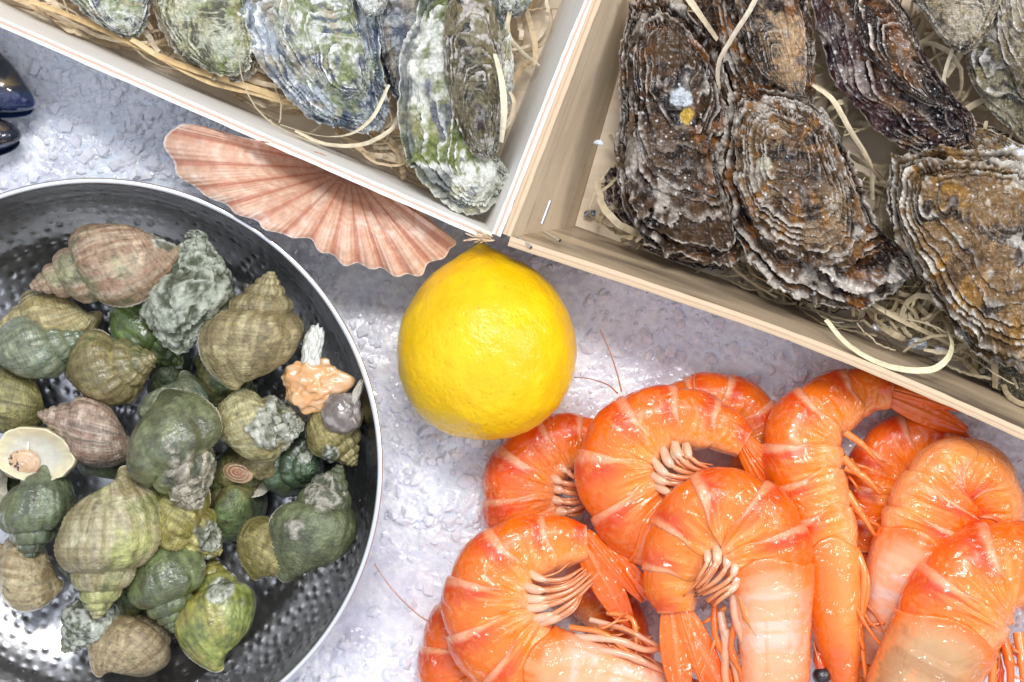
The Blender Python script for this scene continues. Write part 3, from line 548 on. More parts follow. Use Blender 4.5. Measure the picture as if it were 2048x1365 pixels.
# ------------------------------------------------------------------ mussels
def mussel(label, ol, tip, z, seed):
    c = np.mean(ol, 0); t = thing('mussel', label, 'mussel', tuple(P(c[0], c[1], 0)), 'mussels at the left edge')
    for sgn, nm in ((1, 'upper_shell'), (-1, 'lower_shell')):
        n = 240; o_ = crs(ol, n, True); r_ = np.linspace(0, 1, 70); cc = o_.mean(0)
        if sgn < 0: o_ = o_+np.array([-4, 14])
        XY = cc+(o_-cc)[None]*r_[:, None, None]; zz = sgn*48*(1-r_[:, None]**2.2)**.6*np.ones((1, n))
        d = np.hypot(XY[..., 0]-tip[0], XY[..., 1]-tip[1]); q3 = np.concatenate([XY, 0*XY[..., :1]+seed*9], -1)
        zz = zz+np.sin(d*.35)*.5+fbm(q3/30, 3, seed)*2
        gold = ss(.0, .35, fbm(q3/np.array([40, 18, 1]), 4, seed+2)+.1)*ss(0, .5, r_)[::-1][:, None]
        low = ss(.1, .6, (XY[..., 1]-cc[1])/np.ptp(o_[:, 1])*2)
        c_ = mix(mix((.012,.016,.03), (.20,.14,.06), gold*.9), (.012,.035,.12), ss(.35, .8, low)*.8); c_ = mix(c_, (.6,.62,.66), ss(.96, 1, r_)[:, None]*low*.8)
        mesh_obj(nm, P(XY[..., 0], XY[..., 1], z+zz*S), gfaces(70, n, True)[:, ::-sgn], M['mussel'], t, col=np.concatenate([c_, np.full(c_.shape[:-1]+(1,), .2)], -1))
mussel('larger blue black mussel with golden flecks poking in above the other', [(-190,20),(-60,62),(5,108),(45,155),(73,208),(40,224),(-40,222),(-170,200),(-230,110)], (73,210), .012, 3)
mussel('smaller blackish mussel tip just below the larger one', [(-200,235),(-60,232),(5,238),(43,268),(22,292),(-60,312),(-190,320)], (43,268), .010, 5)

# ------------------------------------------------------------------ scallop
def scallop():
    hub = np.array([700., 338.]); ol = np.array([(640,305),(560,288),(470,272),(395,250),(352,255),(330,272),(345,330),(385,375),(430,400),(500,440),(560,470),(605,476),(640,500),(690,528),(745,535),(790,550),(832,552),(870,522),(912,492),(880,455),(810,400),(745,355)], float)
    n = 900; o_, _ = arc_resample(crs(ol, 400), n); r_ = np.linspace(.02, 1, 170)
    f = np.linspace(0, 1, n); nrib = 21; rp = f*nrib+.35*np.sin(f*9); rib = .5+.5*np.cos(rp*2*np.pi)
    scal = (rib-.5)*9+3*fbm(np.stack([f*60, 0*f, 0*f], -1), 3, 5); dirn = (o_-hub)/np.linalg.norm(o_-hub, axis=1, keepdims=True); o_ = o_+dirn*scal[:, None]*ss(0, .06, f)[:, None]*ss(1, .94, f)[:, None]
    XY = hub+(o_-hub)[None]*r_[:, None, None]
    # radial ribs bow slightly
    q3 = np.concatenate([XY, 0*XY[..., :1]], -1); R_ = r_[:, None]
    zz = 18+70*np.sin(np.pi*np.clip(R_*.8, 0, 1))**.8*np.sin(np.pi*np.clip(f, .03, .97))[None]**.5
    zz = zz+(rib[None]**.7)*9*R_**.8*np.sin(np.pi*f)[None]**.3 + .9*np.cos(f*nrib*2*np.pi*5)[None]*R_+fbm(q3/14, 3, 2)*.9
    z0 = .012+.012*ss(.0, .6, R_)*np.ones((1, n)); lift = np.exp(-((XY[..., 0]-510)/150)**2)*.019*ss(.3, 1, R_); z0 = z0+lift
    ringn = fbm(np.stack([R_*30+1.5*fbm(q3/50, 3, 77)+0*f[None], 0*R_+f[None]*3, 0*R_+0*f[None]], -1), 3, 7); st = fbm(np.stack([R_*2+0*f[None], 0*R_+f[None]*70, 0*R_+0*f[None]], -1), 3, 9)
    c = mix((.58,.32,.21), (.74,.54,.41), np.clip(rib[None]*.4+.5*ss(-.3, .4, ringn+.6*st), 0, 1)); c = mix(c, (.50,.22,.13), ss(.0, .45, st+.3*ringn)*.55)
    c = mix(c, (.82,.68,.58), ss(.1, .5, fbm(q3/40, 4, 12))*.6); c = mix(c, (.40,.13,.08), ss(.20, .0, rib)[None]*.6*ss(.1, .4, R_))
    c = mix(c, (.84,.78,.72), ss(.983, .997, R_)*.8*np.ones((1, n)))
    G = P(XY[..., 0], XY[..., 1], z0+zz*S); G2 = G-np.array([0, 0, .0012])
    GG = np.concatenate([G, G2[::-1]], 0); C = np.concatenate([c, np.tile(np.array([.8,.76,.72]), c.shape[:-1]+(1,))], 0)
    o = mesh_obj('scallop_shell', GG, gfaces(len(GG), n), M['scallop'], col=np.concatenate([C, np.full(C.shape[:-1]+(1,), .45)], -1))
    tag(o, 'pink ribbed scallop shell fanned out between the pale crate and the steel bowl', 'scallop shell')
scallop()

# ------------------------------------------------------------------ bowl
ZRIM = .046; BX, BY, BR = 188, 934, 578
def bowl():
    c = P(BX, BY, ZRIM); rad = BR*S*(H-ZRIM)/H
    t = thing('steel_bowl', 'round hammered stainless steel bowl full of whelks', 'bowl', (c[0], c[1], 0))
    nt_ = 1100; s = np.linspace(0, 1, 330); a = np.linspace(0, 2*np.pi, nt_, endpoint=False)
    prof = crs([(0, .0045), (.35, .0045), (.62, .0065), (.80, .0135), (.915, .0265), (.968, .038), (.985, ZRIM)], 330)
    r_ = prof[:, 0]*rad; z_ = prof[:, 1]
    G = np.stack([r_[:, None]*np.cos(a), r_[:, None]*np.sin(a), z_[:, None]*np.ones((1, nt_))], -1); N = gnormals(G, True)
    N = N*np.sign(N[..., 2:3]+1e-9)
    L = np.r_[0, np.cumsum(np.hypot(np.diff(r_), np.diff(z_)))]
    sp = 23*S; disp = np.zeros((330, nt_)); row = np.floor(L/sp)
    for dr in (-1, 0, 1):
        rr_ = row+dr; Lc = (rr_+.5)*sp; rc = np.interp(Lc, L, r_); nn = np.maximum(np.round(2*np.pi*rc/sp/1.1), 6)
        off = (rr_ % 2)*.5+.15*np.sin(rr_*5); u = a[None]/(2*np.pi)*nn[:, None]+off[:, None]; du = (u-np.floor(u)-.5)*(2*np.pi*rc/nn)[:, None]
        jit = _h((np.floor(u) % nn[:, None]).astype(np.int64), rr_.astype(np.int64)[:, None]+0*u.astype(np.int64), 0*u.astype(np.int64), 3)
        d2 = (du+(jit-.5)*sp*.55)**2+((L-Lc)[:, None]+(np.sin(jit*40))*sp*.18)**2; disp = disp+np.exp(-d2/(sp*.27)**2)*(.25+1.1*jit)
    amp = (.00018+.00008*ss(.85, .55, prof[:, 0]))*ss(.03, .2, prof[:, 0])*ss(.985, .955, prof[:, 0])
    G = G-N*(disp*amp[:, None])[..., None]
    out = np.stack([(r_[:, None]+.0012*prof[:, :1])*np.cos(a), (r_[:, None]+.0012*prof[:, :1])*np.sin(a), (z_[:, None]-.0012*(1-prof[:, :1]**8))*np.ones((1, nt_))], -1)[::-6]
    GG = np.concatenate([G, out], 0)+np.array([c[0], c[1], 0])
    mesh_obj('bowl_body', GG, gfaces(len(GG), nt_, True), M['steel'], t)
    a2 = np.linspace(0, 2*np.pi, 400); path = np.stack([c[0]+rad*.990*np.cos(a2), c[1]+rad*.990*np.sin(a2), 0*a2+ZRIM+.0002], -1)
    Gt, F = tube(path, .00095, 14, flat=.75); mesh_obj('rolled_rim', Gt, F, M['rim'], t)
bowl()

# ------------------------------------------------------------------ whelks
SEC = np.array([(.50,.40),(.70,.37),(.90,.20),(1.0,-.06),(.97,-.38),(.86,-.70),(.68,-.94),(.48,-1.10),(.30,-1.20),(.14,-1.14),(.11,-.85),(.15,-.4),(.22,0.),(.34,.28)])
def whelk(label, apex, base, Wd, z, c1, c2, seed, pitch=0, roll=180, algae=0., alg=(.10,.15,.05), crust=(), wet=False, folds=11, fold=.035, ribs=1.0, stripe=.5, spots=0, dirt=.8, wexp=1.6, Hs=1.42, white=(.62,.64,.54), knob=.0, fine=1.0, parts=None):
    """apex, base: photo px of the spire tip and the siphon end; Wd: px across the body whorl; z: mm of the axis' middle; roll 180 = back of the shell up."""
    Wd = Wd*1.08; c1 = np.array(c1)*np.array([.68,.66,.55]); c2 = np.array(c2)*np.array([.80,.78,.66]); ap = np.array(apex, float); ba = np.array(base, float); Lp = np.hypot(*(ap-ba)); dz = Lp*math.tan(R(pitch))*S
    A = P(ap[0], ap[1], z*.001+dz/2); B = P(ba[0], ba[1], z*.001-dz/2); ax = A-B; Ln = np.linalg.norm(ax); ax /= Ln
    turns = 5.6; T = turns*2*np.pi; nt_ = 560; ns = 96
    t = T*(np.linspace(0, 1, nt_)**.72); k = math.log(wexp)/(2*np.pi); sc_ = np.exp(k*(t-T))
    sec = crs(SEC, ns, True); s = np.arange(ns)/ns
    lip = ss(T-1.0, T, t); secr = sec[None, :, 0]*(1+.06*lip[:, None]*ss(.1, .3, s)*ss(.62, .5, s)); secz = sec[None, :, 1]*np.ones((nt_, 1))
    u3 = np.stack(np.broadcast_arrays(np.cos(t)[:, None]*2, np.sin(t)[:, None]*2, s[None]*6+t[:, None]*.4), -1)
    act = ss(.03, .12, s)*ss(.62, .45, s)                           # outer face only
    fph = folds*t[:, None]/(2*np.pi)*1+.6*s[None]+.35*fbm(u3, 2, seed); fold_w = 1.7*fold*(.5+.5*np.sin(fph*2*np.pi))*ss(.02, .1, s)*ss(.38, .16, s)
    dsp = fold_w + ribs*.011*np.sin(s*2*np.pi*40)[None]*act + .022*fine*fbm(np.stack(np.broadcast_arrays(t[:, None]*14, s[None]*5, 0*t[:, None]+seed), -1), 3, seed+1)*act + .055*fbm(u3*.8, 3, seed+2)+.020*fbm(u3*3, 4, seed+3)*fine
    rloc = (secr*(1+dsp))*sc_[:, None]; zloc = (-Hs+secz*(1+.6*dsp))*sc_[:, None]
    ang = -(t[:, None]-T)
    G = np.stack([rloc*np.cos(ang), rloc*np.sin(ang), zloc], -1)
    # inner wall of the aperture
    ni = 34; ti = T-np.linspace(0, 1.15, ni); si = np.exp(k*(ti-T))*np.linspace(.955, .80, ni); cenr, cenz = .55, -.42
    ri = (cenr+(sec[None, :, 0]*(1+.06)-cenr)*np.linspace(.93, .62, ni)[:, None])*np.exp(k*(ti-T))[:, None]; zi = (-Hs+cenz+(sec[None, :, 1]-cenz)*np.linspace(.95, .62, ni)[:, None])*np.exp(k*(ti-T))[:, None]
    GI = np.stack([ri*np.cos(-(ti[:, None]-T)), ri*np.sin(-(ti[:, None]-T)), zi], -1)
    Gl = np.concatenate([G, GI], 0)
    zmin = -Hs-1.20; lenloc = -zmin; wloc = 1.80
    Gl = Gl/np.array([wloc, wloc, lenloc])*np.array([Wd*S, Wd*S, Ln])
    # frame: roll 0 shows the aperture to the camera
    Z = np.array([0, 0, 1.]); v = Z-ax*(Z@ax); v /= np.linalg.norm(v); xl = np.cross(-v, ax); yl = -v; r0 = R(roll)
    xr = xl*math.cos(r0)+np.cross(ax, xl)*math.sin(r0); yr = yl*math.cos(r0)+np.cross(ax, yl)*math.sin(r0)
    offx = .10*Wd*S      # body whorl is off the axis: keep its middle on the line
    Wp = A+Gl[..., 0:1]*xr+Gl[..., 1:2]*yr+Gl[..., 2:3]*ax
    q3 = Wp/S/ (Wd*.5)+seed*3.7
    lines = fbm(np.stack(np.broadcast_arrays(np.r_[t, ti][:, None]*9+.8*s[None], s[None]*1.2, 0*np.r_[t, ti][:, None]+seed), -1), 4, seed+5)
    spir = np.sin(s*2*np.pi*40)[None]*np.ones((nt_+ni, 1))
    n1 = fbm(q3, 4, seed+6); n2 = fbm(q3*3.1, 4, seed+7); n3 = fbm(q3*9, 3, seed+8)
    c = mix(c1, c2, ss(-.3, .35, lines*1.0+n1*.6)); c = mix(c, np.array(c1)*.45, ss(.05, .5, lines-.2*n2)*stripe*1.3)
    c = mix(c, np.minimum(np.array(c2)*1.5, .8), ss(.15, .55, n2-.2*lines)*.5); c = mix(c, np.array(c1)*.42, ss(.2, 1, -spir)*.28*ribs*act[None])
    al = ss(.55-algae*1.1, .95-algae*1.1, n1*.8+n2*.35+.35); c = mix(c, mix(np.array(alg)*1.5, np.array(alg)*.6, ss(-.4, .4, n2)), al*.88*(algae > 0))
    c = mix(c, np.array([.05,.045,.03]), ss(.25, .6, n3+.4*n2)*dirt*.6)
    sut = np.r_[ss(.06, 0, s)+ss(.95, 1, s)][None]*np.ones((nt_+ni, 1)); c = mix(c, np.array([.06,.055,.035]), np.clip(sut, 0, 1)*.55)
    Nn = gnormals(Wp, True); cen = Wp.mean((0, 1)); sg = np.sign(((Wp[nt_//2:nt_]-(A+(B-A)*.6))*Nn[nt_//2:nt_]).sum(-1).mean()); Nn = Nn*sg
    rgh = .56-.16*al+.1*n3; dd = np.zeros(n1.shape)
    sxp = Wp[..., 0]/((H-Wp[..., 2])/H*S)+1024; syp = -Wp[..., 1]/((H-Wp[..., 2])/H*S)+682.5
    for (cx, cy, rc, st_) in crust:
        d = np.hypot(sxp-cx, syp-cy)/rc+.5*n2; m_ = ss(1.05, .8, d)*(Nn[..., 2] > -.3)
        curl_ = ridged(q3*3.6+1.2*np.stack([n1, n2, -n1], -1), 3, seed+9); dd = dd+m_*(.03+.06*curl_)*Wd*S*st_
        c = mix(c, mix((.07,.08,.045), np.array(white)*.8, ss(-.1, .7, curl_+.35*n3)), m_*.93); rgh = rgh+.2*m_
    if spots:
        f1, _, cid = worley(q3*3.4, seed+11); m_ = ss(.34, .26, f1)*(cid > 1-spots); rg = ss(.12, .2, f1)
        c = mix(c, mix((.45,.47,.36), (.74,.76,.66), rg), m_); dd = dd+m_*.02*Wd*S*(.4+rg)
    ii = np.zeros(nt_+ni); ii[nt_-2:] = 1; inn = ii[:, None]*np.ones((1, ns)); c = mix(c, (.80,.74,.62), inn*.95); rgh = rgh*(1-inn*.4)
    fade = np.r_[np.ones(nt_-3), np.zeros(ni+3)][:, None]
    Wp = Wp+Nn*(dd*fade+knob*n2*Wd*S*fade)[..., None]
    o_loc = tuple(P(*((ap+ba)/2), z*.001-Wd*S*.4))
    me = mesh_obj('whelk_shell' if parts else 'whelk', Wp, gfaces(nt_+ni, ns, True), M['wet_whelk' if wet else 'whelk'], parts, col=np.concatenate([c, np.clip(rgh, .12, .9)[..., None]], -1), origin=o_loc)
    if not parts: tag(me, label, 'whelk', 'whelks piled in the steel bowl')
    return me
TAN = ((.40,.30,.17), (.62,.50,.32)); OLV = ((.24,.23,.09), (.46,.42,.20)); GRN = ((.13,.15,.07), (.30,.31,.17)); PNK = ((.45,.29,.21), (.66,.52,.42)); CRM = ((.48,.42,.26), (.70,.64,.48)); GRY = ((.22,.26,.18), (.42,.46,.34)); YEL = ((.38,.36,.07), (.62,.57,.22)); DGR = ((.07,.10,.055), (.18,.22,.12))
# hidden fill, lowest layer
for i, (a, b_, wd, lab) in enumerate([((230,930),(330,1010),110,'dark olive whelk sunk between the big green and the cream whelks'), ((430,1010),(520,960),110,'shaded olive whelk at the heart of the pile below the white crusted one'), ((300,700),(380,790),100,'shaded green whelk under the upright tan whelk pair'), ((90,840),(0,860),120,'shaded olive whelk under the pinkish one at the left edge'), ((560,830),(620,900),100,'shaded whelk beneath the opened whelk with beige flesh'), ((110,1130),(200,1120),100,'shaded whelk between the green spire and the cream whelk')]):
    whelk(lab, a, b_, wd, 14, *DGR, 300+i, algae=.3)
whelk('green whelk dotted with round pale barnacle scars under the pinkish brown one', (372,735), (205,600), 128, 22, *GRN, 6, algae=.85, alg=(.11,.17,.04), spots=.35, wet=True)
whelk('olive whelk mostly hidden beneath the upright tan one', (520,790), (380,735), 110, 20, *OLV, 9, algae=.3, wet=True)
whelk('ribbed yellowish tan whelk dome at the upper left of the pile', (-20,660), (200,612), 122, 27, (.42,.34,.16), (.66,.60,.36), 2, roll=150, folds=9, stripe=.8, fold=.02, crust=((25,670,26,.6),))
whelk('olive yellow whelk cut by the left edge below the grey green one', (-80,760), (108,815), 128, 24, *OLV, 4, roll=200, stripe=.7, folds=9)
whelk('grey green smooth whelk at the left edge with its spire up to the right', (182,668), (-20,735), 118, 33, *GRY, 3, algae=.3, alg=(.16,.22,.14), wet=True)
whelk('olive brown whelk with its round spire tip turned towards the centre', (318,712), (135,770), 140, 32, (.26,.22,.10), (.44,.38,.20), 5, pitch=22, algae=.15, folds=13, wet=True)
whelk('large pinkish brown whelk with a knobbly spire lying across the top of the pile', (50,578), (362,478), 158, 38, *PNK, 1, roll=195, folds=8, fold=.05, algae=.2, alg=(.26,.27,.14), stripe=.4, Hs=1.5, crust=((330,470,30,.4),))
whelk('upright whelk completely crusted with curly grey white oyster growth', (392,462), (385,705), 142, 36, *GRY, 7, crust=((392,580,150,1.1),), knob=.05, white=(.54,.58,.46))
whelk('large upright tan whelk with neat ribs standing against the bowl wall', (545,535), (492,788), 172, 40, (.36,.29,.16), (.60,.53,.33), 8, roll=190, folds=10, fold=.03, stripe=.55)
whelk('pale yellow whelk with a white honeycomb crust patch, left of the opened whelk', (610,838), (425,885), 132, 36, (.44,.38,.18), (.70,.66,.42), 11, roll=170, crust=((545,850,50,1.3),), stripe=.3)
whelk('dark green whelk seen end-on with its spire pointing at the camera', (628,945), (545,905), 140, 22, *DGR, 13, pitch=55, algae=.6, alg=(.06,.10,.05), wet=True, crust=((605,905,22,.4),))
whelk('pinkish white whelk with its spire to the left, in the left part of the bowl', (68,826), (285,880), 118, 34, (.42,.28,.24), (.68,.56,.50), 14, roll=160, folds=9, stripe=.6)
whelk('grey green whelk standing nose up behind the big green crusted one', (330,900), (352,740), 130, 30, *GRY, 16, roll=140, algae=.2, alg=(.16,.20,.15))
whelk('yellow olive whelk with deep ribs and crusty tip under the big green crusted one', (448,1112), (280,990), 145, 31, (.30,.27,.06), (.62,.56,.24), 17, folds=12, fold=.05, crust=((415,1075,34,.6),), dirt=.8)
whelk('biggest green whelk at the centre of the pile with brown white crust on its spire', (392,1020), (300,792), 182, 42, *GRN, 15, roll=190, algae=.6, alg=(.14,.16,.08), wet=True, crust=((385,955,55,.7), (345,900,18,.5)), white=(.48,.43,.32), pitch=8)
whelk('tan whelk dome at the lower left under the green spired whelk', (-60,1120), (132,1150), 134, 26, (.44,.34,.20), (.66,.56,.38), 19, roll=200, stripe=.2, ribs=.3, fold=.01)
whelk('cream and olive whelk with its siphon up, largest of the lower left', (192,1248), (222,928), 186, 40, (.42,.36,.20), (.72,.66,.50), 20, roll=165, folds=12, fold=.03, algae=.22, alg=(.34,.36,.12), stripe=.45)
whelk('grey speckled crusty whelk under the spire of the cream whelk', (122,1308), (228,1180), 104, 27, *GRY, 21, roll=150, crust=((165,1245,75,.3),), dirt=1.0)
whelk('deep green shiny whelk right of the cream whelk, spire downwards', (350,1272), (305,1072), 140, 34, *GRN, 22, algae=.75, alg=(.11,.14,.055), wet=True)
whelk('round yellow green whelk at the bottom of the pile above the bare steel', (418,1105), (462,1338), 150, 30, *YEL, 23, roll=185, algae=.35, alg=(.20,.26,.05), fold=.01, ribs=.4, dirt=.8, wet=True, crust=((440,1180,30,.3),), pitch=-18)
whelk('smooth olive whelk with a white lip beside the triangular green whelk', (632,1000), (524,1172), 150, 32, (.30,.26,.09), (.52,.46,.22), 24, roll=170, fold=.005, stripe=.3)
whelk('triangular green whelk with white crusted spire at the right of the pile', (684,922), (592,1172), 150, 37, *GRN, 25, roll=195, algae=.5, alg=(.11,.13,.065), fold=.008, crust=((650,985,40,.5), (590,1060,22,.8)), white=(.50,.46,.38))
whelk('fan shaped light brown whelk seen from its open end, lowest in the bowl', (345,1225), (206,1366), 132, 26, (.38,.29,.18), (.54,.44,.29), 26, roll=175, fold=.0, stripe=.25, pitch=-25, Hs=1.3)
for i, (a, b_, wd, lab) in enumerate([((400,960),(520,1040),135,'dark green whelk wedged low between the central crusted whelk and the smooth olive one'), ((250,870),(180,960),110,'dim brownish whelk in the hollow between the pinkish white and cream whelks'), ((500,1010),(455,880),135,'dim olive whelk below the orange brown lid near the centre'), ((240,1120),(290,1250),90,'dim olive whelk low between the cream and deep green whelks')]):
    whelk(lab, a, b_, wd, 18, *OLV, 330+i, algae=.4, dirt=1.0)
# opened whelks with their animals
def blob(name, cx, cy, z, rx, ry, rz, col, parent, mat, seed, rot=0, fr=2.5, amp=.2, col2=None, flat_top=False):
    u = np.linspace(0, np.pi, 60)[:, None]; v_ = np.linspace(0, 2*np.pi, 90, endpoint=False)[None]
    D = np.stack([np.sin(u)*np.cos(v_), np.sin(u)*np.sin(v_), np.cos(u)*np.ones_like(v_)], -1); n_ = fbm(D*fr+seed, 3, seed)
    E = D*(1+amp*n_)[..., None]; X_ = E[..., 0]*rx; Y_ = E[..., 1]*ry; ca, sa = math.cos(R(rot)), math.sin(R(rot))
    G = P(cx, cy, z*.001)+np.stack([X_*ca-Y_*sa, X_*sa+Y_*ca, E[..., 2]*rz], -1)*S
    c = mix(col, col2 if col2 is not None else np.array(col)*.6, ss(-.2, .5, fbm(D*fr*2.3+seed, 3, seed+1)))
    rings = None
    return mesh_obj(name, G, gfaces(60, 90, True), M[mat], parent, col=np.concatenate([c, np.full(c.shape[:-1]+(1,), .3)], -1))
t = thing('whelk', 'opened whelk showing beige flesh and a grey foot, nearest the bowl wall at the right', 'whelk', tuple(P(650,820,.025)), 'whelks piled in the steel bowl')
whelk('', (714,938), (600,760), 135, 32, (.34,.29,.10), (.64,.56,.30), 10, roll=25, folds=10, fold=.06, parts=t, crust=((660,905,18,.6),))
blob('flesh', 628, 770, 40, 62, 50, 26, (.68,.36,.14), t, 'flesh', 4, rot=8, amp=.5, fr=1.8, col2=(.72,.48,.28))
blob('foot', 684, 828, 42, 38, 40, 22, (.15,.12,.10), t, 'flesh', 8, amp=.22, fr=1.4, col2=(.30,.27,.24))
blob('white_lip', 624, 700, 42, 19, 44, 12, (.66,.66,.60), t, 'flesh', 14, rot=-12, amp=.35, col2=(.46,.46,.38))
blob('shell_lip', 708, 800, 42, 9, 40, 10, (.50,.46,.38), t, 'flesh', 15, rot=-22, amp=.25, col2=(.34,.30,.22))
t = thing('whelk', 'green spired whelk with a wide creamy opening and brown lid, at the left edge', 'whelk', tuple(P(70,980,.025)), 'whelks piled in the steel bowl')
whelk('', (58,1134), (72,862), 172, 34, (.16,.20,.10), (.34,.38,.20), 18, roll=-25, folds=10, algae=.5, alg=(.11,.14,.08), wet=True, parts=t)
def operculum(cx, cy, z, rx, ry, rot, ca_, cb_, parent, dots=0):
    r_ = np.linspace(0, 1, 40)[:, None]; v_ = np.linspace(0, 2*np.pi, 80, endpoint=False)[None]
    X_ = r_*rx*np.cos(v_); Y_ = r_*ry*np.sin(v_); zz = 9*(1-r_**2)+.5*np.sin(r_*22+v_); ca, sa = math.cos(R(rot)), math.sin(R(rot))
    G = P(cx, cy, z*.001)+np.stack([X_*ca-Y_*sa, X_*sa+Y_*ca, zz*np.ones_like(v_)], -1)*S; c = mix(ca_, cb_, np.clip(r_*1.1+.12*np.sin(r_*24+v_), 0, 1))
    if dots:
        q = np.concatenate([X_[..., None], Y_[..., None], 0*X_[..., None]], -1)/5; c = mix(c, (.05,.03,.03), ss(.1, .35, fbm(q, 2, 3))*(X_ < -2))
    G = np.concatenate([G, G[-1:]-np.array([0, 0, .0015])]); c = np.concatenate([c, c[-1:]])
    return mesh_obj('operculum', G, gfaces(41, 80, True), M['horn'], parent, col=np.concatenate([c, np.full(c.shape[:-1]+(1,), .35)], -1))
def dish(cx, cy, z, rx, ry, rot, depth, parent):
    r_ = np.linspace(0, 1.12, 50)[:, None]; v_ = np.linspace(0, 2*np.pi, 120, endpoint=False)[None]; wv = 1+.13*fbm(np.stack([np.cos(v_)*2, np.sin(v_)*2, 0*v_], -1), 3, 8)
    X_ = np.minimum(r_, 1.06)*rx*np.cos(v_)*wv; Y_ = np.minimum(r_, 1.06)*ry*np.sin(v_)*wv; zz = -depth*(1-np.minimum(r_, 1)**2.2)-ss(1.0, 1.12, r_)*depth*.9+.8*np.sin(v_*14)*ss(.8, 1, r_); ca, sa = math.cos(R(rot)), math.sin(R(rot))
    G = P(cx, cy, z*.001)+np.stack([X_*ca-Y_*sa, X_*sa+Y_*ca, zz*np.ones_like(v_)], -1)*S; c = mix((.62,.60,.50), (.74,.68,.46), ss(.5, .95, r_)*np.ones_like(v_)); c = mix(c, (.30,.28,.14), ss(1.02, 1.1, r_)*np.ones_like(v_))
    mesh_obj('shell_mouth', G, gfaces(50, 120, True), M['flesh'], parent, col=np.concatenate([c, np.full(c.shape[:-1]+(1,), .25)], -1))
dish(64, 912, 40, 76, 50, -8, 36, t)
operculum(42, 930, 36, 36, 28, 10, (.62,.42,.24), (.55,.36,.22), t, dots=1)
t = thing('whelk', 'whelk under the honeycomb crusted one with an orange brown ringed lid', 'whelk', tuple(P(500,935,.02)), 'whelks piled in the steel bowl')
whelk('', (590,900), (440,955), 100, 26, (.30,.25,.12), (.50,.42,.24), 12, roll=10, parts=t)
operculum(476, 946, 31, 30, 19, -16, (.26,.09,.035), (.42,.28,.16), t)

# ------------------------------------------------------------------ lemon
def lemon():
    nu, nv = 300, 420; u = np.linspace(0, 1, nu); prof = crs([(0,1.085),(.05,1.08),(.13,1.035),(.30,.95),(.62,.76),(.90,.40),(1.0,.02),(.965,-.36),(.80,-.68),(.52,-.90),(.26,-.985),(.10,-1.0),(0,-1.0)], nu)
    a = np.linspace(0, 2*np.pi, nv, endpoint=False); rx, ry = 179*S*.96, 186*S*.955
    c = P(973, 692, .0325); tilt = R(3)
    D = np.stack([prof[:, :1]*np.cos(a), prof[:, 1:2]*np.ones((1, nv)), prof[:, :1]*np.sin(a)], -1)
    D = D*(1+.02*fbm(D*1.4+3, 2, 4))[..., None]
    q = D/np.maximum(np.linalg.norm(D, axis=-1, keepdims=True), 1e-6); f1, f2, cid = worley(D*15.5, 5); g1, _, _ = worley(D*31, 9)
    pit = ss(.30, .05, f1)*(.5+.8*cid)+.5*ss(.3, .1, g1); dim = -.010*pit+.010*fbm(D*7, 3, 6)+.010*fbm(D*2.6, 2, 8)
    col = mix((.90,.53,.003), (.92,.60,.005), ss(-.3, .4, fbm(D*3, 3, 9))); col = mix(col, (.80,.38,.003), pit*.35)
    tip = ss(.97, 1.07, D[..., 1]); col = mix(col, (.72,.60,.05), tip*.6); sc_ = ss(.32, .48, fbm(D*5+9, 5, 14)); col = mix(col, (.70,.40,.01), sc_*.12)
    sp, _, ci = worley(D*11+4, 23); col = mix(col, (.40,.20,.02), ss(.10, .06, sp)*(ci > .8))
    G = D*(1+dim)[..., None]*np.array([rx, ry, rx*1.0]); x_ = G[..., 0]*math.cos(tilt)-G[..., 1]*math.sin(tilt); y_ = G[..., 0]*math.sin(tilt)+G[..., 1]*math.cos(tilt)
    G = np.stack([x_, y_, G[..., 2]], -1)+c
    t = thing('lemon', 'whole bright yellow lemon on the ice at the corner of the two crates', 'lemon', (c[0], c[1], 0))
    mesh_obj('peel', G, gfaces(nu, nv, True)[:, ::-1], M['lemon'], t, col=np.concatenate([col, (.30+.1*pit)[..., None]], -1))
    u2 = np.linspace(0, np.pi, 16)[:, None]; D2 = np.stack([np.sin(u2)*np.cos(a[::20]), np.cos(u2)*np.ones((1, 21)), np.sin(u2)*np.sin(a[::20])], -1)
    mesh_obj('stem_end', D2*np.array([9, 5, 9])*S+P(962, 489, .0325), gfaces(16, 21, True)[:, ::-1], M['straw'], t, col=(.46,.34,.10,.7))
lemon()

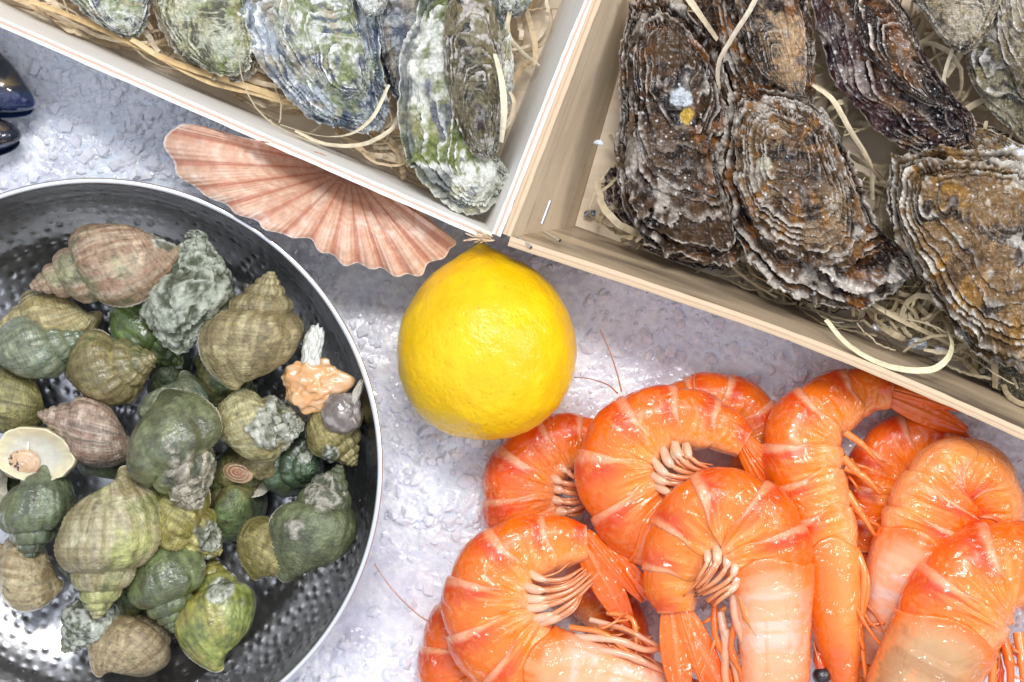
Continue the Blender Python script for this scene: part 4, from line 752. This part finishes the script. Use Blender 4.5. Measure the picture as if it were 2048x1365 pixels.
# ------------------------------------------------------------------ prawns
ORG = np.array((.87,.172,.006)); RED = np.array((.70,.055,.004)); PALEJ = np.array((.90,.46,.25)); PEACH = np.array((.92,.34,.09)); LWH = np.array((.80,.58,.45)); OLB = np.array((.42,.20,.065))
def prawn(label, line, dorsal, seed, segs, tone=0., carapace=True, head='pink', tail=True, tail_dir=None, pleo=True, pl_len=.62, fan=None, legs=(), antennae=(), eye=None, thick=.44, pl_sweep=.5, pl_segs=None, rostrum=False, fingers=(), fing_z=8, black_tips=False):
    """line: (x, y, width, z mm) from the tail end to the head, in photo px; dorsal: +1 if the back lies left of the walking direction tail->head; segs: arc fractions where the six tail rings and the head shell meet."""
    L = np.array(line, float); cl, arc = arc_resample(crs(L, 300), 400); tot = arc[-1]; fr = arc/tot
    t = thing('prawn', label, 'prawn', tuple(P(*L[len(L)//2][:2], 0)), 'cooked prawns heaped on the ice')
    tan = np.gradient(cl[:, :2], axis=0); 
    for _ in range(12): tan[1:-1] = (tan[:-2]+tan[1:-1]*2+tan[2:])/4
    tan /= np.linalg.norm(tan, axis=1, keepdims=True)
    nrm = np.stack([tan[:, 1], -tan[:, 0]], 1)*dorsal       # towards the back, px space (y down)
    org, red = ORG*(1-tone)+RED*tone*1.15, RED
    def at(f):
        return [np.interp(f, fr, cl[:, k]) for k in range(4)]+[np.interp(f, fr, tan[:, 0]), np.interp(f, fr, tan[:, 1]), np.interp(f, fr, nrm[:, 0]), np.interp(f, fr, nrm[:, 1])]
    na = 120; a = np.linspace(0, 2*np.pi, na, endpoint=False); ca, sa = np.cos(a), np.sin(a)      # ca=1 dorsal, sa=1 up
    def ring_mesh(nm, f0, f1, n, kind):
        ff = np.linspace(f0, f1, n)[:, None]*np.ones((1, na)); v = np.linspace(0, 1, n)[:, None]*np.ones((1, na))
        side = np.abs(sa)[None]; vent = ss(.1, -.8, ca)[None]
        if kind == 'seg':
            # rear edge bows tailwards on the side plate
            ext = (.10+.22*ss(.2, -.55, ca)-.20*ss(-.6, -1, ca))[None]*(f1-f0); ff = f0-ext*(1-v)+(f1-f0)*v
        if kind == 'head': ff = ff-(.040*ss(.9, -.1, ca)*ss(-1.0, -.2, ca))[None]*(1-v)**2
        x_, y_, w_, z_, tx, ty, nx_, ny_ = at(ff)
        prof = 1+0*v
        if kind == 'seg': prof = 1.05-.085*ss(.10, 1, v)+.014*ss(.10, .0, v)-.05*ss(.04, 0, v)
        if kind == 'seg' and f0 <= .001 and tail: prof = prof*(.70+.30*ss(-.1, .75, v))
        if kind == 'head':
            prof = 1.045-.045*ss(.0, .25, v)+.012*ss(.05, .02, v)-.05*ss(.02, 0, v)-.015*np.exp(-((v-.07)/.02)**2)
        D = ca[None]*(1+0*v); U = sa[None]*(1+0*v)
        sq = np.sign(D)*np.abs(D)**.9; uq = np.sign(U)*np.abs(U)**.92
        # side plates reach past the belly
        p3 = np.stack([x_/40, y_/40, U*2+seed], -1); q2 = np.stack([x_/22+D*2.0, y_/22+D*2.0, U*3+seed], -1); bump = .03*fbm(p3, 3, seed)+(.014*fbm(q2, 3, seed+1) if kind == 'seg' else .006*fbm(p3*3, 2, seed+1))
        prof = prof*(1+bump)
        off = sq*w_/2*prof; crump = ss(.35, -.35, D)*ss(-1, -.5, D)*(kind == 'seg'); hz = np.sign(uq)*np.abs(uq)**.85*w_*thick*prof*(1-.10*ss(.3, 1, D))*(1+crump*(.10*ridged(np.stack([x_/30, y_/30, 0*x_+seed], -1), 3, seed+4)-.04))
        if kind == 'seg': off = off+w_*.03*np.sin(v*np.pi)*D
        X_ = x_+nx_*off; Y_ = y_+ny_*off; Z_ = z_*.001+hz*S
        G = P(X_, Y_, Z_)
        n1 = fbm(p3*1.4, 3, seed+5); n2 = fbm(p3*5, 3, seed+6)
        if kind == 'seg':
            c = mix(org, (.90,.33,.030), ss(.45, -.5, ca)[None]*(.5+.5*n1)*(1+0*v)); c = mix(c, PALEJ, ss(-.3, -.9, ca)[None]*(.5+.5*n2)); back = ss(-.45, .35, ca)[None]
            jd = .035+.15*back*(1+.5*n1); c = mix(c, red, np.clip(ss(.60, .22, v+.12*n1)*back*(.9+.5*n1), 0, 1)); c = mix(c, PALEJ, np.clip(ss(jd, jd*.45, v)*(.25+.65*back)*(.85+.4*n1), 0, 1))
            c = mix(c, PALEJ, ss(.88, 1, v)*(.15+.4*back))
            c = mix(c, PALEJ, ss(.1, .5, n2+n1*.6)*.3*ss(.4, -.4, ca)[None]); n4 = fbm(p3*12, 3, seed+11); c = mix(c, org*.78, ss(.1, .5, n4+.4*n2)*.45); c = mix(c, (.90,.40,.09), ss(.15, .5, n2-.5*n4)*.3)
            c = mix(c, RED, ss(.35, 1, ca)[None]*.45*(.6+.8*n1)); rg = .30
        else:
            lines = fbm(np.stack([v*1.6, D*5, U*5+seed], -1), 4, seed+8)
            if head == 'orange': c = mix(org, PEACH, ss(.3, -.5, ca)[None]*.7*(1+0*v)); c = mix(c, red, ss(.3, .9, v+.3*n1)*.5)
            else:
                bk = np.array((.86,.42,.22)) if head != 'olive' else np.array((.60,.34,.15))
                c = mix(org, bk, ss(.0, .20, v+.10*n1)); c = mix(c, LWH*.96, ss(-.25, .35, n1+.5*n2+.2*lines)*ss(.05, .35, v)*(.9 if head != 'olive' else .35))
                c = mix(c, (.88,.34,.13), ss(.10, .45, lines-.15*n2)*.7); c = mix(c, ORG*.95, ss(.25, .9, D+.25*n1)*.5)
                if head == 'olive': c = mix(c, OLB, ss(.0, .45, n1+.25*n2+.2)*ss(.05, .3, v)*.75)
                c = mix(c, org, ss(-.35, -.9, ca)[None]*.4*(1+0*v)); c = mix(c, RED*.9, ss(.55, 1, v+.25*n1)*.35)
            rg = .34
        C = np.concatenate([c, np.full(c.shape[:-1]+(1,), rg)], -1)
        if kind == 'head':
            pass
        # close the ends with a short inward lip
        c0 = G[:1].mean(1, keepdims=True); c1 = G[-1:].mean(1, keepdims=True)
        G = np.concatenate([c0+(G[:1]-c0)*.02, c0+(G[:1]-c0)*.93, G, c1+(G[-1:]-c1)*.93, c1+(G[-1:]-c1)*.02], 0)
        C = np.concatenate([C[:1], C[:1], C, C[-1:], C[-1:]], 0)
        return mesh_obj(nm, G, gfaces(len(G), na, True), M['prawn'], t, col=C)
    for i in range(len(segs)-1):
        ring_mesh('tail_ring', segs[i], segs[i+1], 40, 'seg')
    if carapace and segs[-1] < .99: ring_mesh('head_shell', segs[-1]-.012, 1.0, 90, 'head')
    mats = M['prawn_leg']
    # tail fan
    x_, y_, w_, z_, tx, ty, *_ = at(0.0)
    if tail:
        base = np.array([x_, y_]); d0 = np.array(tail_dir, float) if tail_dir is not None else -np.array([tx, ty])*150
        ln = np.hypot(*d0); dang = math.atan2(d0[1], d0[0])
        for (da, ll, ww, zz, nm) in (fan or ((0.0, .9, .34, 5, 'telson'), (.16, 1.02, .46, 2, 'tail_blade'), (-.16, 1.0, .46, 2, 'tail_blade'), (.30, .95, .44, -2, 'tail_blade'), (-.30, .92, .44, -2, 'tail_blade'))):
            n = 50; s = np.linspace(0, 1, n); an = dang+da; dv = np.array([math.cos(an), math.sin(an)]); pv = np.array([-dv[1], dv[0]])
            wprof = w_*ww*1.25*(np.sin(np.pi*np.clip(s*.86+.10, 0, 1))**.6)*(1 if nm != 'telson' else (1.05-.55*s)); cr = np.linspace(-1, 1, 25)
            st = base-dv*w_*.18+pv*np.sign(da)*w_*.10*(abs(da) > .01)
            Q = st+dv*(s*ln*ll)[:, None, None]*1.0+pv[None, None]*(wprof[:, None]*.5*cr[None])[..., None]
            ridge = 3.2*np.exp(-(cr/.16)**2)+1.2*np.exp(-((np.abs(cr)-.55)/.12)**2); zt = z_+(zz+ (1-s[:, None])*4-(cr[None]**2)*3+ridge[None]*(1-s[:, None]*.6))*S*1000*1.0-0*s[:, None]
            G = P(Q[..., 0], Q[..., 1], zt*.001); Gb = G-np.array([0, 0, .0012])
            GG = np.concatenate([G, Gb[:, ::-1]], 1)
            cc = mix(org*.97, RED, np.clip(ss(.2, 1, s)[:, None]*.45+.25*fbm(np.concatenate([Q/40, 0*Q[..., :1]], -1), 3, seed+3), 0, 1)); cc = mix(cc, PALEJ, np.exp(-(cr/.12)**2)[None]*.4*(1-s[:, None]))
            cc = np.concatenate([cc, cc[:, ::-1]], 1)
            mesh_obj(nm, GG, gfaces(n, GG.shape[1], True), M['prawn'], t, col=np.concatenate([cc, np.full(cc.shape[:-1]+(1,), .3)], -1))
    # swimmerets
    if pleo:
        rs = random.Random(seed)
        for i in (pl_segs if pl_segs is not None else range(1, len(segs)-1)):
            fm = segs[i]*.4+segs[i+1]*.6; x_, y_, w_, z_, tx, ty, nx_, ny_ = at(fm)
            st = np.array([x_-nx_*w_*.40, y_-ny_*w_*.40]); inn = np.array([-nx_, -ny_]); tt = -np.array([tx, ty])
            mb = MB()
            for k, (lk, sw, zo) in enumerate(((pl_len, pl_sweep, 6), (pl_len*.8, pl_sweep*1.7, -4))):
                n = 18; s = np.linspace(0, 1, n)[:, None]; sw = sw+rs.uniform(-.08, .08)
                q = st+inn*s*w_*lk*(1-.2*s)+tt*(s**1.6)*w_*lk*sw*1.2
                zz = z_+(w_*.22-s[:, 0]*w_*.18+zo)*S*1000
                rad = w_*.060*np.sin(np.pi*(s[:, 0]*.82+.16))**.6*(1+.5*ss(.45, .2, s[:, 0])); rad[-1] *= .3
                G, F = tube(P(q[:, 0], q[:, 1], zz*.001), rad*S, 12, flat=.7); cc = mix(LWH*.98, PEACH*1.0, ss(.25, .6, s)*np.ones((1, 12))*.85)
                cc = mix(cc, ORG, ss(.75, 1, s)*np.ones((1, 12))*.5); mb.add(G, F, np.concatenate([cc, np.full(cc.shape[:-1]+(1,), .3)], -1))
            mb.build('swimmeret', mats, t)
    frs = random.Random(seed*3)
    for fi, fg in enumerate(fingers):
        mb = MB()
        for kk in range(3):
            jx, jy = (0, 0) if kk == 0 else (frs.gauss(0, 5), frs.gauss(0, 5)); fg2 = [(q[0]+jx*.4+frs.gauss(0, 1.2)+jx*qi*.35, q[1]+jy*.4+frs.gauss(0, 1.2)+jy*qi*.35) for qi, q in enumerate(fg)]
            p = crs(fg2, 40); sN = np.linspace(0, 1, 40); kr = (1, .62, .5)[kk]
            rad = (5.4*ss(.50, .18, sN)+5.2)*kr*(.85+.3*((fi*7) % 5)/5)*(1-.35*np.exp(-((sN-.40)/.035)**2))*np.sin(np.pi*np.clip(sN*.80+.14, 0, 1))**.5
            G, F = tube(P(p[:, 0], p[:, 1], (fing_z+5*np.sin(sN*2.6)-2.0*sN+(fi % 2)*1.2-kk*.9)*.001), rad*S, 14, flat=.8)
            nn = fbm(G/S/9, 3, seed+fi); cc = mix((.80,.50,.32), (.74,.24,.07), np.clip(ss(.28, .5, sN)[:, None]*.8+.35*nn+.12*kk, 0, 1)); cc = mix(cc, (.70,.14,.012), ss(.65, 1, sN)[:, None]*.55*np.ones((1, 14)))
            if black_tips: cc = mix(cc, (.02,.015,.012), ss(.93, .99, sN)[:, None]*np.ones((1, 14)))
            mb.add(G, F, np.concatenate([cc, np.full(cc.shape[:-1]+(1,), .3)], -1))
        mb.build('swimmeret', M['prawn_leg'], t)
    for lg in legs:      # (points (x,y,zmm), r0, r1, tone)
        pts, r0, r1 = lg[:3]; p = crs(pts, 36); rad = .78*np.linspace(r0, r1, 36)*(1+.25*np.exp(-((np.linspace(0, 1, 36)-.45)/.05)**2)); rad[-1] *= .4
        G, F = tube(P(p[:, 0], p[:, 1], p[:, 2]*.001), rad*S, 10); base = np.asarray(lg[3] if len(lg) > 3 else PEACH)*np.array([.95, .86, .75])
        cc = mix(np.asarray(base)*1.0, ORG, np.linspace(0, .8, 36)[:, None]*np.ones((1, 10))); mesh_obj('leg', G, F, mats, t, col=np.concatenate([cc, np.full(cc.shape[:-1]+(1,), .3)], -1))
    for an in antennae:
        p = crs(an, 40); G, F = tube(P(p[:, 0], p[:, 1], p[:, 2]*.001), np.linspace(1.6, .9, 40)*S, 6); mesh_obj('antenna', G, F, mats, t, col=(.55,.20,.08,.35))
    if eye:
        ex, ey, ez, er = eye; p = crs([(ex-4, ey-62, ez-2), (ex-8, ey-36, ez), (ex, ey-10, ez)], 12); G, F = tube(P(p[:, 0], p[:, 1], p[:, 2]*.001), np.array([9]*6+[10]*6)*S, 10)
        stalk = mesh_obj('eye_stalk', G, F, mats, t, col=(.70,.10,.02,.3))
        u = np.linspace(0, np.pi, 20)[:, None]; v_ = np.linspace(0, 2*np.pi, 28, endpoint=False)[None]; D = np.stack([np.sin(u)*np.cos(v_), np.sin(u)*np.sin(v_), np.cos(u)*np.ones_like(v_)], -1)
        mesh_obj('eye', P(ex, ey, ez*.001)+D*er*S, gfaces(20, 28, True), M['eye'], stalk, col=(.012,.014,.02,.2))
    return t
hr = random.Random(9)
def feel(cx, cy, n, z, dr, L0, sp=40):
    out = []
    for _ in range(n):
        x0, y0 = cx+hr.gauss(0, sp*.5), cy+hr.gauss(0, sp*.4); a = dr+hr.gauss(0, .35); L_ = L0*hr.uniform(.5, 1.1); pts = [(x0, y0, z-3)]
        for q in range(3):
            a += hr.gauss(0, .35); pts.append((pts[-1][0]+math.cos(a)*L_/3, pts[-1][1]+math.sin(a)*L_/3, z+hr.uniform(-3, 2)))
        out.append((pts, hr.uniform(3, 5), 2, (.82,.36,.16)))
    return tuple(out)
SG = (0, .155, .27, .37, .47, .57, .68)
# bottom layer
prawn('reddish prawn buried under the front pair, seen through their gap', [(1060,1130,70,6),(1120,1150,100,6),(1190,1190,110,7),(1240,1260,110,7),(1260,1350,100,7)], 1, 61, (0,.2,.4,.6,.8,.98), tone=.7, carapace=False, tail=False, pleo=False)
prawn('dark red prawn deep in the heap right of the long straight one', [(1700,1080,110,7),(1740,1180,110,7),(1760,1290,120,7),(1740,1400,110,7)], 1, 62, (0,.25,.5,.75,.98), tone=.8, carapace=False, tail=False, pleo=False)
prawn('prawn at the bottom left of the heap with one long feeler', [(1020,1150,90,7),(960,1190,105,8),(915,1265,120,8),(905,1350,130,8),(930,1440,130,8)], -1, 63, (0,.2,.4,.6,.8,.98), tone=.35, carapace=False, tail=False, pleo=False, antennae=([(862,1247,9),(830,1225,9),(785,1180,7),(748,1128,5)],), legs=([(985,1365,16),(930,1345,20),(905,1365,20)],) and ())
prawn('small rounded orange prawn back showing behind the big curled one beside the lemon', [(1330,830,90,7),(1390,800,95,8),(1450,800,100,8),(1500,830,105,8),(1525,890,110,8),(1500,960,100,8)], 1, 64, (0,.2,.4,.6,.8,.98), tone=.15, carapace=False, tail=False, pleo=False)
prawn('red orange prawn half hidden between the lemon and the large curled prawn', [(1215,900,80,9),(1165,880,95,9),(1105,895,125,10),(1052,945,145,10),(1045,1015,150,10),(1080,1090,150,9),(1150,1150,140,8)], -1, 65, (0,.14,.27,.42,.57,.72,.86), tone=.42, tail=False, pleo=False, fing_z=13, fingers=([(1112,925),(1130,940),(1150,958),(1165,965)],[(1095,945),(1120,962),(1145,970),(1165,974)],[(1090,968),(1120,980),(1145,986),(1168,990)],[(1092,992),(1120,1002),(1150,1005),(1172,1000)],[(1100,1018),(1130,1022),(1155,1018),(1175,1008)]), thick=.36)
prawn('prawn arched behind the long straight one, its back towards the crate', [(1925,950,90,7),(1890,895,110,8),(1820,885,115,9),(1765,930,125,9),(1745,1010,125,9),(1740,1110,120,8)], -1, 66, (0,.18,.36,.52,.68,.84,.99), tone=.2, carapace=False, tail=False, pleo=False)
# middle layer
prawn('large curled prawn beside the lemon with white swimming legs inside its curl', [(1490,888,78,27),(1430,852,98,27),(1350,838,128,27),(1275,865,152,28),(1238,935,165,28),(1268,1015,165,27),(1340,1080,160,25),(1420,1160,150,20)], -1, 67, (0,.13,.25,.37,.50,.63,.76), tone=.12, tail_dir=(135,180), fan=((0.0,.9,.30,6,'telson'),(.13,1.0,.42,3,'tail_blade'),(-.10,1.0,.40,3,'tail_blade')), pleo=False, fing_z=34, fingers=([(1372,888),(1378,912),(1398,930),(1425,940)],[(1350,885),(1358,915),(1384,936),(1415,944)],[(1325,898),(1343,930),(1375,946),(1420,946)],[(1305,920),(1330,946),(1372,956),(1440,942)],[(1300,945),(1330,965),(1362,968),(1400,956)],[(1310,972),(1336,984),(1356,980),(1378,968)]), thick=.36, antennae=([(1390,778,24),(1388,760,24),(1391,745,26)], [(1243,783,30),(1232,740,24),(1216,695,18),(1200,660,12)], [(1235,787,30),(1215,770,25),(1180,758,16),(1148,755,10)]))
prawn('long straight prawn with a black eye, its tail tucked under the crate', [(1785,790,72,18),(1735,783,92,18),(1672,805,122,20),(1612,860,148,23),(1608,935,152,26),(1632,1020,138,27),(1652,1100,132,28),(1664,1180,122,28),(1672,1260,100,28),(1684,1330,72,27),(1700,1420,30,27)], -1, 68, (0,.11,.21,.31,.40,.50,.60), tone=.03, head='orange', tail_dir=(160,55), fan=((-.05,.9,.34,3,'telson'),(.08,1.05,.55,0,'tail_blade'),(-.22,1.0,.45,-2,'tail_blade')), pleo=False, eye=(1643,1352,28,18), thick=.40,
      legs=([(1672,870,33),(1720,885,30),(1748,915,27)],9,5,PEACH) and (
        ([(1690,865,28),(1725,890,28),(1752,920,26)],10,5), ([(1685,915,28),(1715,945,28),(1757,985,26)],12,6), ([(1690,935,27),(1730,955,28),(1762,990,26)],10,5), ([(1692,985,28),(1720,1025,28),(1755,1078,27)],13,4), ([(1695,1010,26),(1735,1040,26),(1775,1060,25)],8,4),
        ([(1712,1100,30),(1728,1150,32),(1722,1230,31),(1712,1330,28)],11,6), ([(1718,1110,28),(1735,1170,30),(1722,1260,29),(1735,1380,27)],9,6), ([(1700,1180,30),(1708,1240,31),(1728,1300,30)],9,6,ORG), ([(1696,1160,30),(1715,1220,33),(1745,1270,33),(1772,1300,32)],6,3,ORG), ([(1700,1240,28),(1706,1300,28),(1716,1380,27)],8,5,RED), ([(1715,1248,26),(1740,1250,26),(1770,1246,26)],6,4,ORG))+feel(1712, 1200, 8, 30, 1.5, 150, 16)+feel(1700, 930, 7, 26, .8, 70, 40))
prawn('pale headed prawn curling up to the right edge under the crate', [(1968,1090,85,20),(1990,1040,105,20),(1978,980,125,22),(1930,950,150,24),(1885,990,175,25),(1850,1070,182,25),(1808,1160,170,22),(1772,1250,130,17),(1740,1330,90,12)], 1, 69, (0,.10,.20,.30,.40,.50,.58), tone=.15, tail=False, pl_segs=(1,2), pl_len=.35, thick=.38, pleo=False)
prawn('curled prawn at the lower left of the heap with white head and fanned tail', [(1175,1085,88,27),(1100,1088,112,27),(1030,1110,142,28),(985,1165,168,29),(978,1230,178,29),(1010,1295,185,28),(1075,1335,180,27),(1170,1355,160,26),(1280,1385,140,25),(1400,1420,110,24)], -1, 70, (0,.11,.21,.31,.40,.49,.58), tone=.0, tail_dir=(118,160), fan=((-.05,.9,.36,7,'telson'),(.12,1.05,.55,4,'tail_blade'),(-.18,1.0,.45,2,'tail_blade')), pleo=False, fing_z=33, fingers=([(1052,1140),(1085,1160),(1128,1158),(1166,1136)],[(1042,1170),(1080,1181),(1130,1174),(1174,1144)],[(1036,1194),(1080,1199),(1136,1183),(1180,1148)],[(1038,1218),(1086,1214),(1141,1196),(1184,1156)],[(1050,1240),(1096,1232),(1144,1206),(1186,1165)],[(1080,1250),(1115,1236),(1146,1214),(1162,1180)]), thick=.35,
      legs=(([(1150,1275,30),(1230,1280,33),(1290,1300,33),(1335,1295,30)],10,7,LWH), ([(1140,1255,28),(1200,1265,32),(1240,1290,33),(1262,1310,33)],8,4,PEACH), ([(1215,1225,26),(1265,1240,30),(1272,1290,31),(1270,1325,31)],8,5,PEACH), ([(1160,1295,30),(1250,1310,33),(1310,1335,32),(1345,1350,30)],11,6,LWH), ([(1180,1240,26),(1250,1260,30),(1310,1290,31),(1330,1300,28)],8,6,LWH))+feel(1200, 1265, 12, 31, .35, 130, 45))
# top layer
prawn('curled prawn lying on top at the front centre, with a broad pinkish white head shell', [(1352,1225,92,38),(1346,1150,118,39),(1368,1078,142,40),(1413,1032,165,41),(1470,1030,172,41),(1518,1075,180,41),(1540,1155,174,40),(1548,1250,152,39),(1550,1340,142,38),(1545,1430,130,37)], 1, 71, (0,.12,.22,.32,.42,.51,.60), tone=.0, tail_dir=(55,190), fan=((-.02,.95,.34,6,'telson'),(.16,1.0,.55,3,'tail_blade'),(-.20,1.0,.50,3,'tail_blade')), pleo=False, fing_z=45, black_tips=True, fingers=([(1412,1090),(1414,1122),(1402,1150),(1390,1168)],[(1432,1086),(1434,1122),(1414,1154),(1390,1180)],[(1455,1090),(1454,1132),(1430,1164),(1392,1186)],[(1475,1104),(1468,1146),(1441,1174),(1402,1192)],[(1485,1128),(1470,1166),(1441,1188),(1412,1206)],[(1480,1155),(1462,1182),(1440,1200),(1425,1212)]), thick=.34,
      legs=(([(1465,1160,44),(1470,1230,44),(1490,1300,42),(1500,1390,40)],11,8,LWH), ([(1480,1190,46),(1495,1240,46),(1535,1305,46)],9,5,PEACH), ([(1430,1200,38),(1430,1270,40),(1455,1330,38),(1470,1400,36)],9,6,ORG), ([(1452,1215,38),(1425,1235,38),(1400,1250,36)],7,4,PEACH), ([(1450,1260,40),(1470,1330,40),(1480,1400,38)],12,8,LWH), ([(1440,1225,38),(1452,1290,40),(1450,1350,39),(1462,1400,38)],12,9,LWH), ([(1472,1235,42),(1462,1300,42),(1482,1350,41),(1488,1400,40)],8,6,ORG))+feel(1470, 1250, 9, 40, 1.5, 120, 30))
prawn('prawn cut off by the bottom right corner with a brownish olive head shell', [(2170,1290,110,28),(2130,1200,140,29),(2060,1140,165,30),(1985,1145,195,32),(1925,1200,215,33),(1882,1290,222,32),(1830,1390,210,30),(1780,1480,180,28)], -1, 72, (0,.13,.26,.39,.52,.64), tone=.1, head='olive', tail=False, pleo=False, thick=.36,
      legs=(([(1968,1280,30),(1985,1330,32),(1980,1400,30)],13,9,PEACH), ([(2005,1270,30),(2020,1330,32),(2020,1400,30)],13,9,ORG), ([(2035,1265,28),(2045,1330,30),(2050,1400,28)],13,9,PEACH), ([(1945,1320,28),(1955,1370,28),(1950,1420,26)],9,6,ORG), ([(1990,1300,26),(2000,1350,26),(2000,1410,24)],12,9,RED))+feel(2000, 1300, 10, 30, 1.6, 100, 50))
